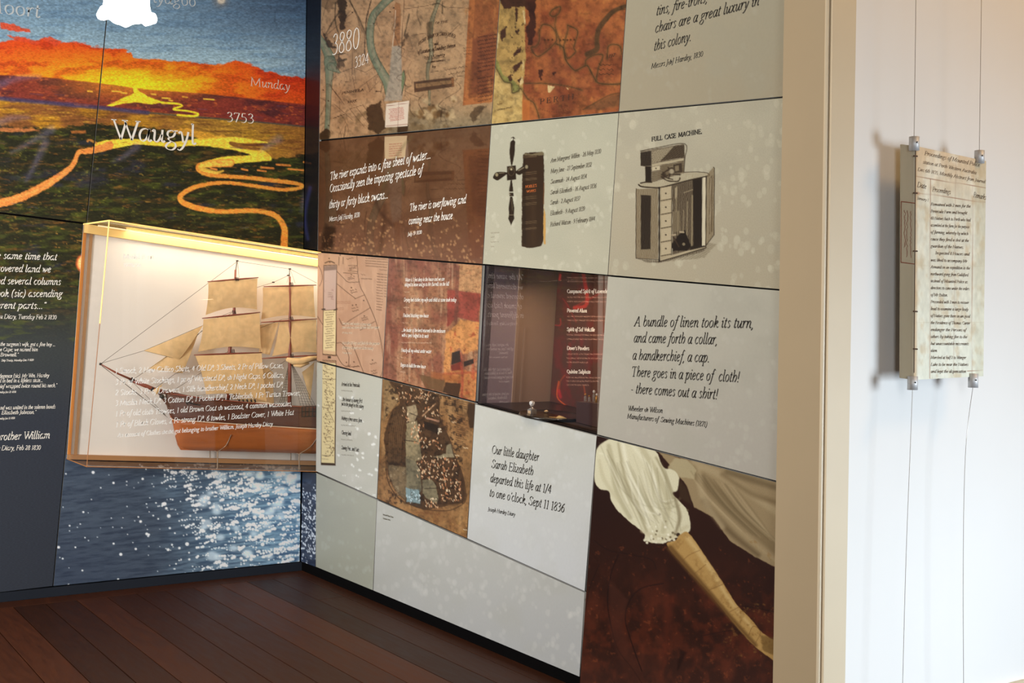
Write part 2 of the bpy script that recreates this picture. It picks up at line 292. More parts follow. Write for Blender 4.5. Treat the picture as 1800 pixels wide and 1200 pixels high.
# ------------------------------------------------------------------ a broad-nib pen alphabet for all the lettering
GL = {
'a': (42, '~33,38 24,42 12,36 6,20 9,4 17,0 27,10 34,30 36,41|~36,42 32,18 32,4 36,0 42,6'),
'b': (40, '4,68 10,70|~10,70 8,40 7,12 12,1 20,0 30,8 34,22 32,36 25,42 15,38 8,26'),
'c': (34, '~30,34 26,41 17,41 8,30 6,15 12,2 20,0 30,8'),
'd': (42, '~33,38 24,42 12,36 6,20 9,4 17,0 27,10 33,26|32,68 38,70|~38,70 34,35 32,6 36,0 42,6'),
'e': (35, '~7,18 18,22 28,30 27,39 20,42 11,36 6,20 9,4 18,0 30,8'),
'f': (26, '~35,63 30,70 24,67 19,50 14,18 9,-12 3,-22 -5,-21|5,41 28,42'),
'g': (40, '~30,36 22,42 11,38 8,27 15,19 25,22 31,33 30,40 40,42|~15,19 10,12 18,6 30,0 32,-12 22,-23 8,-22 2,-13 8,-3 18,4'),
'h': (40, '5,68 11,70|11,70 8,0|~9,22 18,36 27,42 34,34 33,14 24,0'),
'i': (20, '~3,34 9,41 11,36 9,8 13,0 19,6|11,58 13,58'),
'j': (20, '~5,36 11,41 12,30 9,-8 4,-22 -6,-21|12,58 14,58'),
'k': (38, '5,68 11,70|11,70 8,0|~9,18 20,38 28,41 30,34 22,24 12,20|~16,21 24,8 32,0 39,6'),
'l': (20, '5,68 11,70|~11,70 9,30 9,5 13,0 19,6'),
'm': (60, '~3,34 9,41 11,36 8,0|~9,20 18,36 26,42 30,34 28,0|~29,20 38,36 46,42 51,34 49,8 53,0 59,6'),
'n': (41, '~3,34 9,41 11,36 8,0|~9,20 18,36 27,42 32,34 30,8 34,0 40,6'),
'o': (38, '~20,42 9,35 6,18 12,2 19,0 30,8 33,24 29,38 20,42'),
'p': (40, '~2,34 9,42 11,34 7,-22|1,-23 14,-23|~9,22 18,38 27,42 34,32 32,14 22,1 13,2 8,8'),
'q': (40, '~33,38 24,42 12,36 6,20 9,4 17,0 27,10 34,30|36,42 32,-22|26,-23 38,-23'),
'r': (29, '~3,34 9,41 11,36 8,0|~9,20 17,36 25,42 29,38'),
's': (30, '~26,34 20,42 12,40 9,32 17,22 24,14 21,3 12,0 4,7'),
't': (24, '~14,56 11,30 9,6 13,0 21,6|4,41 22,42'),
'u': (41, '~3,34 9,41 10,30 8,8 14,0 23,8 31,26|~34,42 31,8 35,0 40,6'),
'v': (35, '~3,34 8,41 11,30 12,0|~12,0 26,18 31,34 26,41'),
'w': (52, '~3,34 8,41 11,30 11,0|11,0 26,40|26,40 27,0|~27,0 42,18 47,34 42,41'),
'x': (36, '~4,36 10,41 16,32 22,8 28,0 34,5|~32,38 27,41 18,22 8,2 3,3'),
'y': (37, '~3,34 9,41 13,30 16,4|~33,41 26,12 14,-14 4,-23 -2,-19'),
'z': (34, '6,40 29,40|29,40 5,1|~5,1 16,3 28,-2 32,4'),
'A': (60, '33,64 6,0|33,64 50,0|14,22 44,22|-1,0 13,0|42,0 59,0'),
'B': (54, '12,64 12,0|~12,64 30,64 42,56 38,40 26,34 12,34|~26,34 44,30 50,16 40,2 24,0 12,0|4,64 14,64|4,0 14,0'),
'C': (60, '~54,48 46,62 30,64 12,52 7,30 16,8 34,0 48,4 56,14|54,48 54,62'),
'D': (66, '12,64 12,0|~12,64 36,64 56,52 60,32 52,10 34,0 12,0|4,64 14,64|4,0 14,0'),
'E': (52, '12,64 12,0|4,64 44,64 46,52|12,33 36,33|36,40 36,26|4,0 45,0 49,13'),
'F': (48, '12,64 12,0|4,64 43,64 45,52|12,33 34,33|34,40 34,26|4,0 22,0'),
'G': (64, '~54,48 46,62 30,64 12,52 7,30 16,8 34,0 52,6|52,28 52,4|44,28 60,28|54,48 54,62'),
'H': (68, '12,64 12,0|54,64 54,0|12,33 54,33|4,64 20,64|46,64 62,64|4,0 20,0|46,0 62,0'),
'I': (30, '14,64 14,0|5,64 23,64|5,0 23,0'),
'J': (28, '~15,64 15,10 10,-10 -2,-14|6,64 24,64'),
'K': (60, '12,64 12,0|48,64 12,28|22,38 52,0|4,64 20,64|4,0 20,0|40,64 56,64|46,0 60,0'),
'L': (50, '12,64 12,0|4,64 20,64|4,0 44,0 48,14'),
'M': (78, '12,64 8,0|12,64 37,6|37,6 64,64|64,64 66,0|4,64 12,64|64,64 72,64|1,0 16,0|58,0 74,0'),
'N': (66, '10,64 10,0|10,64 54,2|54,64 54,0|2,64 12,64|46,64 62,64|3,0 18,0'),
'O': (66, '~33,64 14,54 7,32 14,10 33,0 52,10 59,32 52,54 33,64'),
'P': (50, '12,64 12,0|~12,64 32,64 44,56 44,40 32,30 12,30|4,64 14,64|4,0 22,0'),
'Q': (66, '~33,64 14,54 7,32 14,10 33,0 52,10 59,32 52,54 33,64|~36,2 48,-10 66,-14'),
'R': (56, '12,64 12,0|~12,64 32,64 43,56 42,40 30,33 12,33|28,33 50,0|4,64 14,64|4,0 22,0|46,0 58,0'),
'S': (46, '~38,50 32,63 20,64 9,54 12,42 26,33 38,22 36,6 22,0 10,4 6,16|39,50 39,62|5,2 5,16'),
'T': (54, '27,64 27,0|3,52 5,64 49,64 51,52|17,0 37,0'),
'U': (64, '~12,64 12,20 20,2 36,0 50,10 52,30 52,64|4,64 22,64|44,64 60,64'),
'V': (58, '6,64 30,0|30,0 52,64|-1,64 16,64|44,64 60,64'),
'W': (76, '6,64 26,0|26,0 42,58|38,64 58,0|58,0 78,64|-1,64 14,64|30,64 48,64|70,64 86,64'),
'Y': (54, '6,64 27,30|48,64 27,30|27,30 27,0|-1,64 14,64|40,64 56,64|17,0 37,0'),
'Z': (54, '8,52 8,64 46,64|46,64 5,0|5,0 48,0 50,12'),
'0': (42, '~21,62 11,54 6,31 11,8 21,0 31,8 36,31 31,54 21,62'), '1': (30, '7,54 16,62|16,62 16,0|8,0 24,0'),
'2': (40, '~6,50 12,60 22,62 31,54 30,40 18,20 5,2|5,2 30,2 36,8'), '3': (38, '~7,54 15,62 26,60 29,48 22,36 14,33|~14,33 27,31 33,18 26,4 14,0 4,3'),
'4': (42, '27,62 27,0|27,62 3,19|3,19 38,19'), '5': (38, '30,61 12,61|12,61 9,37|~9,37 22,38 32,28 30,10 18,0 5,3'),
'6': (40, '~33,62 18,50 8,32 7,16 14,1 24,1 34,12 33,28 24,37 14,33 8,22'), '7': (38, '5,52 7,61 34,61|34,61 14,0'),
'8': (40, '~20,34 9,44 10,57 20,62 31,56 30,44 20,34 7,20 8,6 20,0 33,7 32,21 20,34'), '9': (40, '~32,40 24,26 14,25 6,36 7,52 16,61 26,60 33,48 32,30 22,10 8,0'),
'.': (18, '8,2 10,2'), ',': (18, '~8,3 11,1 9,-6 4,-12'), ';': (20, '9,38 11,38|~9,3 12,1 10,-6 5,-12'), ':': (20, '9,38 11,38|8,2 10,2'),
"'": (16, '~9,66 12,62 8,52'), '\u201c': (26, '~9,66 5,58 7,52|~19,66 15,58 17,52'), '\u201d': (26, '~7,66 10,60 6,52|~17,66 20,60 16,52'),
'-': (28, '5,21 22,21'), '!': (22, '12,64 10,18|9,2 11,2'), '(': (26, '~22,70 10,48 10,10 20,-14'), ')': (26, '~6,70 16,48 16,10 4,-14'),
'/': (30, '26,68 4,-6'), '&': (68, '~14,38 8,22 12,4 24,0 36,14 44,40 40,54 34,44 40,14 52,4 62,16 60,30 52,22 58,34 68,36|~6,20 16,26 26,22'), '\u00ba': (24, '~12,64 6,56 7,44 14,40 20,48 19,60 12,64|5,34 21,34'), '|': (18, '9,68 9,-10'),
' ': (22, ''),
}
_gc = {}
def glyph(ch, wt, ital):
    k = (ch, wt, ital)
    if k in _gc: return _gc[k]
    adv, sp = GL.get(ch, GL['-']); vs = []; fs = []; A, B, phi = 4.0 * wt, 1.1 * max(1, wt ** 1.3), math.radians(38 if ital else 20)
    for st in sp.split('|'):
        if not st: continue
        sm = st[0] == '~'; pts = [tuple(map(float, p.split(','))) for p in st.strip('~').split()]
        if ital: pts = [(x + .23 * y, y) for x, y in pts]
        if sm: pts = catmull(pts, 4)
        P = np.array(pts); T = np.gradient(P, axis=0); T /= np.linalg.norm(T, axis=1)[:, None] + 1e-9
        N = np.stack([-T[:, 1], T[:, 0]], -1); w = np.sqrt((A * (N[:, 0] * math.cos(phi) + N[:, 1] * -math.sin(phi))) ** 2 + (B * (N[:, 0] * math.sin(phi) + N[:, 1] * math.cos(phi))) ** 2)
        if len(pts) == 2 and np.linalg.norm(P[1] - P[0]) < 4: w = np.full(2, A * 1.05); P = np.array([P.mean(0) - (A, 0), P.mean(0) + (A, 0)]); N = np.array([[0, 1.], [0, 1.]])
        b = len(vs); a_ = P + N * w[:, None]; c_ = P - N * w[:, None]
        for p, q in zip(a_, c_): vs += [p, q]
        fs += [(b + 2 * i, b + 2 * i + 1, b + 2 * i + 3, b + 2 * i + 2) for i in range(len(P) - 1)]
    _gc[k] = (adv, np.array(vs).reshape(-1, 2), fs); return _gc[k]
class Ink:
    """collects lines of text written on a wall plane; every line runs between two baseline points"""
    def __init__(s, plane, off): s.pl = plane; s.off = off; s.v = []; s.f = []; s.n = 0
    def line(s, txt, p0, p1, cap, wt=1., ital=True, pre='', roman_bold=False, arc=0.):
        a = V(s.pl(np.float64(p0[0]), np.float64(p0[1]), s.off)); b = V(s.pl(np.float64(p1[0]), np.float64(p1[1]), s.off)); top = V(s.pl(np.float64(p0[0]), np.float64(p0[1] - cap), s.off))
        u = b - a; LN = u.length; u.normalize(); up = (top - a); up = up - u * up.dot(u); H = up.length / .64; up.normalize()
        width = sum(glyph(c, wt, ital)[0] for c in txt) / 100.; sx = LN / width; x = -sum(glyph(c, wt, ital)[0] for c in pre) / 100.
        L0 = []; F0 = []; n0 = 0
        for c in pre + txt:
            adv, vs, fs = glyph(c, wt, ital)
            if len(vs):
                X = (x + vs[:, 0] / 100.) * sx; Z = vs[:, 1] / 100. * H
                if arc: t = X / LN; Z = Z + arc * H * 4 * t * (1 - t)
                L0.append(np.array(a)[None] + X[:, None] * np.array(u)[None] + Z[:, None] * np.array(up)[None]); F0 += [tuple(n0 + i for i in f) for f in fs]; n0 += len(vs)
            x += adv / 100.
        s.v.append(np.concatenate(L0)); s.f.append(F0); return s
    def obj(s, m, parent, name='lettering', **k):
        for v, f in zip(s.v, s.f): link(name, mesh(v, f), m, parent, **k)

# ================================================================== the prints
def mural(c):
    X, Y = c.X, c.Y; n1 = fbm(X / 40, Y / 14, 1); n2 = fbm(X / 9, Y / 4, 2)
    c.base((112, 142, 165)); c.mixm(smooth(0, 110, Y - .06 * X) , (150, 178, 190)); c.mixm(smooth(230, 560, X) * (1 - smooth(0, 110, Y)), (64, 84, 108)); c.mixm(smooth(440, 560, X) * smooth(20, 120, Y) * .5, (120, 140, 160))
    c.fuzz((88, 120, 150), 50, 5, .45, .75, .5, 3)
    c.disc(388, 0, 13, (120, 120, 120), .6, 8); c.disc(389, 0, 7, (215, 205, 185), .9, 3)
    # burning cloud band
    ex = [0, 20, 40, 60, 75, 100, 150, 188, 215, 230, 236, 300, 340, 392, 410, 440, 465, 500, 535, 560, 600]
    ey = [74, 70, 66, 74, 68, 72, 78, 84, 86, 92, 102, 106, 110, 112, 106, 112, 124, 132, 136, 142, 140]
    top = np.interp(X, ex, ey) + (n2 - .5) * 9
    hor = np.interp(X, [-100, 0, 100, 170, 215, 260, 350, 540, 600], [125, 132, 138, 146, 152, 158, 164, 184, 190])
    t = np.clip((Y - top) / (hor - top + 1e-3), 0, 1.2); band = smooth(-1, 2, Y - top)
    glow = np.exp(-((X - 235) / 120) ** 2 - ((Y - 148) / 26) ** 2); g2 = np.exp(-((X - 225) / 210) ** 2 - ((Y - 135) / 45) ** 2)
    fire = np.stack([212 + 20 * t, 62 + 60 * t, 26 + 8 * t], -1) / 255.
    fire = fire * (1 - g2[:, None] * .8) + np.array([245, 150, 26]) / 255. * g2[:, None] * .8
    fire = fire * (1 - glow[:, None]) + np.array([252, 206, 36]) / 255. * glow[:, None]
    dk = smooth(.5, .72, n1) * .55 * (1 - glow); fire = fire * (1 - dk[:, None]) + np.array([150, 38, 22]) / 255. * dk[:, None]
    far = smooth(360, 560, X)[:, None] * .6; fire = fire * (1 - far) + np.array([176, 40, 22]) / 255. * far
    c.mixm(band, fire)
    for p in [((0, 40), (20, 42), (52, 52), (54, 57), (30, 56), (0, 50)), ((14, 62), (40, 66), (72, 73), (66, 78), (30, 72)), ((72, 68), (88, 64), (110, 74), (100, 82)), ((128, 73), (150, 76), (138, 79))]:
        c.poly(p, (205, 72, 42), 1, .9, 3, 6)
    # plains behind, then marsh
    pl = smooth(-1.5, 1.5, Y - hor); c.mixm(pl, (118, 48, 40)); c.mixm(pl * smooth(.45, .7, n1), (78, 38, 40)); c.mixm(pl * smooth(.62, .75, n2) * .6, (190, 96, 48)); c.mixm(pl * glow * .8, (210, 130, 40))
    ln = np.interp(X, [-100, 0, 173, 350, 560, 600], [160, 172, 189, 204, 224, 228])
    low = smooth(-1, 1, Y - ln); nn = smooth(.35, .65, n1)
    olive = np.stack([128 + 40 * nn, 80 + 38 * nn, 40 - 6 * nn], -1) / 255.; c.mixm(low, olive); c.mixm(low * smooth(160, 420, X) * .55, (164, 134, 46)); c.mixm(low * smooth(.5, .72, fbm(X / 36, Y / 3, 71)) * .6, (92, 58, 30)); c.mixm(low * smooth(.6, .78, fbm(X / 30, Y / 2.4, 72)) * .6, (206, 160, 56)); c.mixm(low * smooth(420, 560, X) * .6, (120, 66, 40))
    c.line([(0, 173), (100, 182), (173, 189), (260, 198)], 7, (62, 56, 92), .85, 2.5); c.line([(260, 198), (350, 206), (460, 215), (560, 225)], 2.5, (58, 62, 66), .8, 1.2)
    mar = np.interp(X, [-100, 0, 90, 170, 260, 330, 420, 480, 560], [212, 222, 226, 216, 224, 236, 262, 280, 268]) + (n2 - .5) * 12
    m = smooth(-2, 3, Y - mar); g = fbm(X / 34, Y / 8, 31)
    c.mixm(m, (36, 36, 22)); c.mixm(m * smooth(.5, .78, g) * .7, (70, 76, 28)); c.mixm(m * smooth(.55, .8, fbm(X / 26, Y / 6, 77)) * .5, (110, 74, 34)); c.mixm(m * smooth(.6, .8, fbm(X / 60, Y / 18, 5)) * .6, (44, 44, 62))
    c.mixm(m * smooth(.66, .82, n2) * .45, (140, 136, 48)); c.mixm(m * smooth(.62, .8, fbm(X / 12, Y / 3, 63)) * .45, (18, 20, 14)); c.mixm(m * smooth(.66, .82, fbm(X / 14, Y / 3.5, 64)) * .5, (150, 96, 40))
    OR = (238, 176, 60); OR2 = (222, 120, 54)
    c.poly([(0, 224), (60, 226), (72, 230), (20, 233), (0, 231)], (196, 118, 66), 1, .8, 2); c.poly([(124, 230), (150, 229), (152, 234), (126, 235)], (190, 110, 50), 1, .7, 1)
    # delta and lagoons
    Y1 = (252, 206, 48)
    c.poly([(232, 152), (238, 152), (245, 160), (262, 170), (290, 180), (268, 183), (240, 180), (216, 182), (196, 187), (186, 186), (205, 178), (216, 172), (236, 164)], Y1, .8, 1, 1)
    c.line([(285, 181), (310, 182), (320, 186), (305, 192), (330, 195), (348, 200), (340, 204), (312, 202)], (4, 3, 3.5, 3, 4, 3.5), Y1, 1, .8)
    for x, y, w in [(205, 160, 16), (218, 163, 10), (270, 165, 8), (292, 172, 14), (325, 170, 8), (367, 174, 18), (300, 176, 6), (158, 160, 8)]: c.line([(x - w / 2, y), (x + w / 2, y + 1)], 2.4, (244, 178, 60), .9, .6, False)
    c.poly([(165, 254), (190, 246), (240, 244), (300, 250), (350, 243), (400, 240), (450, 246), (470, 251), (420, 252), (462, 264), (478, 281), (455, 284), (400, 288), (372, 291), (350, 288), (390, 276), (440, 272), (400, 262), (350, 256), (300, 258), (240, 254), (195, 262), (180, 262)], (246, 196, 62), .9, 1, 1, sm=True)
    c.poly([(290, 230), (330, 224), (380, 238), (395, 236), (400, 242), (350, 244)], (206, 150, 50), 1, .7, 2)
    c.line([(468, 254), (430, 255), (405, 251), (420, 258), (455, 262)], 5, (80, 40, 30), .7, 1)
    c.line([(405, 286), (372, 288), (350, 292), (352, 300), (378, 308), (420, 311), (470, 316), (505, 320), (530, 325), (524, 331), (490, 333), (450, 327), (400, 321), (362, 324), (335, 332), (317, 345), (322, 356), (350, 366), (390, 372), (440, 370), (476, 375), (492, 386), (500, 402), (500, 416), (498, 450), (490, 480)],
           (14, 12, 9, 9, 7, 7, 7, 6, 6, 6, 6, 7, 8, 9, 10, 8, 8, 9, 10, 12, 12, 12), (232, 140, 56), 1, 1, rag=1.2)
    c.line([(405, 286), (372, 288), (352, 294), (378, 303), (392, 300)], (10, 8, 3), (240, 190, 74), .8, 1.2)
    for x, y, w in [(376, 297, 10), (386, 285, 8), (430, 298, 10), (460, 300, 14), (470, 295, 22), (498, 290, 24), (520, 298, 26), (540, 286, 12)]: c.line([(x - w / 2, y - 1), (x + w / 2, y + 1)], 3.2, (226, 134, 60), .85, .7, False)
    c.line([(192, 256), (172, 262), (150, 266), (138, 268), (128, 290), (112, 304), (92, 318), (60, 336), (28, 350), (0, 357), (-40, 362)], (15, 12, 10, 8, 9, 11, 13, 14, 15, 14, 15), (226, 134, 64), 1, 1, rag=1.6)
    c.line([(170, 252), (158, 246), (154, 248)], 4, (200, 130, 60), .8)
    c.line([(120, 300), (70, 332), (10, 352)], 3, (250, 180, 100), .4, 2)
    for p in [((80, 250), (62, 288), (46, 318)), ((90, 228), (60, 246), (20, 268)), ((240, 258), (222, 272), (200, 284)), ((490, 244), (474, 254), (460, 264)), ((0, 215), (20, 208), (50, 206)), ((0, 148), (30, 138), (70, 134)), ((545, 330), (536, 346), (530, 372))]:
        c.line(p, (14, 10, 4), (122, 112, 150), .38, 6)
    rv = random.Random(77)
    for q_ in range(150):                                     # short dry-brush strokes over the marsh
        x = rv.uniform(-100, 530); y = rv.uniform(232, 440); w = rv.uniform(5, 22)
        c.line([(x, y), (x + w / 2, y + rv.uniform(-1.5, 1.5)), (x + w, y + rv.uniform(-1, 2.5))], rv.uniform(.8, 1.8), rv.choice([(116, 124, 44), (60, 64, 96), (150, 92, 42), (24, 26, 18), (84, 92, 40), (190, 150, 60)]), rv.uniform(.25, .6), .8)
    for q_ in range(60):
        x = rv.uniform(-60, 540); y = 150 + x * .06 + rv.uniform(4, 30); w = rv.uniform(6, 26); c.line([(x, y), (x + w, y + w * .08)], rv.uniform(.8, 1.6), rv.choice([(160, 78, 46), (66, 34, 44), (206, 110, 50), (92, 66, 92)]), rv.uniform(.3, .6), .8, False)
    # lower part turns to slate
    d = smooth(440, 640, Y - (X * .2)); c.mixm(smooth(480, 620, Y), (52, 56, 56)); c.mixm(smooth(600, 760, Y), (44, 48, 56))
    c.fuzz((84, 92, 38), 34, 5, .56, .8, .5, 41, idx=np.nonzero((Y > 375) & (Y < 600))[0]); c.fuzz((196, 140, 60), 9, 3, .74, .84, .6, 42, idx=np.nonzero((Y > 380) & (Y < 440) & (X < 150))[0])
    c.disc(151, 463, 17.5, (206, 96, 50), .9, 2.2); c.disc(152, 463, 15.5, (242, 184, 112), 1, 2)  # orange light spot at the case edge, painted into the print
    idx = np.nonzero(Y < 520)[0]; cc = c.C[idx]; f = 1 + (fbm(X[idx] / 3.5, Y[idx] / 1.6, 91, 2) - .5) * .42; c.C[idx] = cc * f[:, None]
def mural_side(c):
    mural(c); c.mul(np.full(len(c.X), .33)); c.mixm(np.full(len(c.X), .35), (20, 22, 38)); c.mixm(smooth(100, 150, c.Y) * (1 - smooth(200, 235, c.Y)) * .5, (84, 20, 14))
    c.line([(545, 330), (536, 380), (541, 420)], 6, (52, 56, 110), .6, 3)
def water(c, seed=5):
    X, Y = c.X, c.Y; c.base((56, 66, 80)); r = fbm(X / 24, (Y + X * .1) / 3.2, 8); br = smooth(230, 520, X + (fbm(X / 60, Y / 40, 3) - .5) * 120)
    c.mixm(smooth(.3, .75, r) * .4, (84, 96, 110)); c.mixm(smooth(.55, .8, 1 - r) * .5, (36, 44, 60)); c.mixm(br * .75 * (1 - smooth(930, 1000, Y) * .3), (104, 142, 172)); c.mixm(br * smooth(.4, .7, r) * .6, (152, 186, 206)); c.mixm(br * smooth(.5, .8, 1 - r) * .55, (46, 72, 108))
    c.mixm((1 - smooth(100, 330, X)) * smooth(880, 1040, Y) * .4, (44, 52, 70))
    rr = random.Random(seed); k = 0
    while k < 820:
        x = rr.uniform(98, 534); y = rr.uniform(815, 1032); dens = .05 + .95 * min(1, max(0, (x - 185 + (y - 900) * -.3) / 260)) ** 1.6
        if abs(y - (925 - .12 * x)) < 22 and x > 220: dens *= 1.35
        if rr.random() > dens: continue
        k += 1; s_ = rr.choice([.9, 1.1, 1.3, 1.7, 2.2, 3.]) * (1 if dens > .3 else .8); m = rr.choice([1, 1, 2, 3, 4]) if dens > .3 else 1
        for _ in range(m):
            c.disc(x, y, s_ * rr.uniform(.7, 1.1), (236, 244, 248), .95, .9, 1.05); x += rr.uniform(2, 6); y += rr.uniform(-2.2, 1.2)
    rr = random.Random(9)
    for _ in range(46):
        x = rr.uniform(340, 530); c.disc(x, rr.uniform(830, 985), rr.uniform(4, 8), (216, 232, 240), .6, 3.5, 1.3)
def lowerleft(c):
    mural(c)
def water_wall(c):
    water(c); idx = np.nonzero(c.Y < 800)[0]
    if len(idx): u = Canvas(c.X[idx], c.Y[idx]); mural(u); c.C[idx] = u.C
def strip_water(c):
    X, Y = c.X, c.Y; c.base((38, 46, 66)); c.fuzz((62, 76, 100), 8, 4, .45, .75, .7, 8); rr = random.Random(4)
    for _ in range(230):
        y = rr.triangular(845, 1000, 930); c.disc(rr.uniform(528, 556), y, rr.uniform(.7, 1.9), (220, 228, 236), .9, .6, .7)
    c.mixm(1 - smooth(828, 850, Y), (34, 42, 62))
GREYBOX = {}
def grey(b0, b1, spots, seed, n=120, r=(2.5, 6), a=.5, dens=None, extra=None, asp=.7):
    def f(c):
        X, Y = c.X, c.Y; box = (X.min() - 5, Y.min() - 5, X.max() + 5, Y.max() + 5)
        c.base(b0); c.mixm(smooth(box[1], box[3], Y), b1); c.fuzz(tuple(v * .94 for v in b0), 60, 60, .4, .8, .5, seed)
        bokeh(c, n, r[0], r[1], spots, a, seed, box, dens, asp)
        if extra: extra(c)
    return f
k5 = sub(540, 0, 4.8)
def map_trees(c):
    X, Y = c.X, c.Y; k = k5
    c.base((196, 152, 106)); c.fuzz((170, 124, 82), 40, 40, .35, .75, .7, 1); c.fuzz((150, 112, 74), 8, 8, .6, .85, .5, 2); c.mixm(smooth(700, 760, X) * .45, (168, 134, 92))
    c.mixm(smooth(165, 225, Y) * smooth(650, 700, X), (146, 126, 92)); c.fuzz((112, 86, 52), 14, 14, .5, .75, .6, 6, idx=np.nonzero(Y > 195)[0])
    DK = (58, 40, 26); GR = (122, 132, 102); LN = (96, 66, 44)
    # survey lines
    for a in [((480, 280), (360, 0)), ((160, 300), (400, 90)), ((280, 610), (390, 570), (490, 610), (560, 570)), ((600, 620), (400, 770)), ((600, 690), (520, 775)), ((500, 690), (530, 770)), ((215, 750), (310, 880)), ((360, 920), (470, 885), (555, 1010)), ((360, 920), (480, 1070)), ((415, 905), (520, 1040)), ((820, 0), (800, 300), (790, 640)), ((380, 420), (380, 640), (410, 780)), ((270, 440), (265, 600)), ((830, 75), (1000, 50), (1100, 25)), ((380, 1010), (230, 880)), ((1160, 60), (1360, 70)), ((880, 300), (1000, 280)), ((1170, 320), (1290, 200))]:
        c.line(k(*a), .9, LN, .75, .5, False)
    # trees: pale green limbs with dark edges
    def limb(pts, w, col=GR, e=1.4):
        c.line(k(*pts), tuple(v + e for v in w), (60, 62, 36), .85, .6); c.line(k(*pts), w, col, .95, .8); c.line([(x + w[0] * .12, y) for x, y in k(*pts)], tuple(v * .42 for v in w), (166, 150, 116), .6, 2.2)
    limb([(760, -60), (690, -10), (620, 60), (560, 130), (535, 220), (530, 330), (545, 430), (580, 520), (630, 610), (680, 700), (710, 800)], (14, 13, 12, 12, 12, 12, 13, 14, 16, 20))
    limb([(90, 300), (140, 380), (180, 460), (200, 540)], (9, 14, 20)); limb([(190, 520), (185, 640), (180, 800), (172, 1000), (160, 1200)], (20, 12, 9, 8, 7)); limb([(200, 560), (270, 610)], (14, 3))
    c.poly(k((715, 390), (790, 385), (795, 520), (800, 640), (812, 700), (800, 850), (650, 850), (690, 680)), (168, 152, 128), 1.5, .97, 1)
    c.poly(k((815, 590), (825, 640), (820, 700), (800, 790), (795, 720), (800, 620)), (110, 128, 86), .8, .95); c.line(k((815, 590), (828, 650), (820, 710), (795, 800)), 1.1, DK, .8)
    c.poly(k((735, 50), (750, 20), (790, 30), (785, 370), (722, 390)), (160, 106, 62), 1, .9, 1.5); c.line(k((745, 90), (735, 250), (720, 390)), 1.6, (230, 210, 180), .7)
    c.line(k((540, 0), (500, 160), (490, 300), (485, 420), (500, 520)), 1.6, DK, .8, .6, rag=.8)
    limb([(1110, 0), (1080, 90), (1050, 190), (1040, 330), (1048, 450), (1020, 560), (1015, 650), (1030, 760), (1030, 880)], (6, 5, 7, 6, 6, 5, 4, 3, 3), (132, 120, 86))
    c.poly(k((1010, 190), (1060, 180), (1050, 320), (1015, 330)), (92, 70, 42), 2, .7, 2)
    # blotches of dark brown bark and scrub
    for p, a_ in [(((250, -20), (330, -20), (325, 230), (280, 260), (270, 140)), .85), (((100, 40), (130, -20), (300, -20), (180, 100)), .35), (((120, 250), (170, 330), (240, 400), (170, 400)), .8), (((500, 900), (620, 850), (660, 1080), (600, 1140), (520, 1090)), .85), (((760, 1060), (850, 1060), (830, 1160), (770, 1140)), .9), (((100, 1130), (170, 1070), (200, 1200), (100, 1210)), .95), (((1370, 960), (1440, 890), (1510, 900), (1400, 1040)), .6), (((790, 360), (850, 270), (860, 300), (800, 400)), .6), (((255, 470), (320, 500), (310, 560), (250, 580)), .6)]:
        c.poly(k(*p), (56, 38, 22), 1.5, a_, 4, 5)
    for p in [((240, 20), (240, 200), (310, 390)), ((150, 300), (230, 160), (330, 20)), ((250, 460), (320, 450)), ((260, 520), (330, 500)), ((360, 10), (440, 160), (490, 280)), ((860, 120), (820, 300)), ((1140, 20), (1140, 110)), ((1160, 60), (1110, 30), (1060, 40))]: c.line(k(*p), 2.2, (64, 50, 30), .7, 1, rag=1)
    for i in range(26):
        q = random.Random(i); x = q.uniform(905, 1250); y = q.uniform(830, 1000); c.disc(*k((x, y))[0], q.uniform(2, 7), q.choice([(196, 168, 120), (120, 84, 44), (84, 58, 30)]), .7, 2)
    # log
    c.poly(k((900, 690), (1235, 650), (1240, 730), (905, 780)), (92, 62, 40), .8, 1); c.poly(k((915, 708), (1215, 675), (1215, 705), (915, 745)), (170, 126, 78), 1, .8); c.poly(k((1215, 660), (1238, 655), (1240, 725), (1220, 730)), (140, 90, 50), .6)
    # overlaid red page
    c.poly(k((1370, -40), (1640, -40), (1562, 860), (1312, 890)), (176, 100, 48), .7, .95); c.poly(k((1420, -40), (1640, -40), (1570, 800), (1360, 830)), (146, 82, 42), 1, .85); c.poly(k((1400, 330), (1590, 260), (1560, 780), (1380, 800)), (112, 56, 34), 2, .55)
    c.fuzz((196, 128, 66), 10, 20, .55, .8, .5, 12, idx=c.box(813, 0, 882, 182))
    for i in range(17):
        y = 290 + i * 32 + (30 if i > 9 else 0); c.scrib(*k((1440, y + 25))[0], *k((1600 - i * 3, y))[0], 2.2, (56, 26, 18), .75, i, 1.1)
    for i in range(3): c.scrib(*k((1320, 405 + i * 26))[0], *k((1390, 400 + i * 25))[0], 2, (70, 44, 26), .6, i, .8)
    for x, y in [(380, 105), (330, 130), (135, 760), (180, 850), (560, 200), (700, 100), (730, 65), (350, 300), (180, 1060), (585, 770), (610, 900)]: c.disc(*k((x, y))[0], 1.3, DK, .9, .5)
    for q_ in range(60):
        z = random.Random(q_ + 300); x = z.uniform(100, 1300); y = z.uniform(0, 1100); c.line(k((x, y), (x + z.uniform(-60, 60), y + z.uniform(30, 120)), (x + z.uniform(-80, 80), y + z.uniform(80, 200))), z.uniform(.6, 1.5), (70, 50, 32), z.uniform(.25, .6), .8, rag=.8)
    c.grunge(.17, 5, 51, .88)
    # white note
    c.poly(k((667, 877), (860, 850), (846, 1062), (655, 1076)), (222, 206, 184), .5, 1); c.line(k((668, 895), (856, 868)), .8, (120, 60, 50), .6, .4, False); c.line(k((665, 1062), (846, 1046)), .8, (120, 60, 50), .6, .4, False)
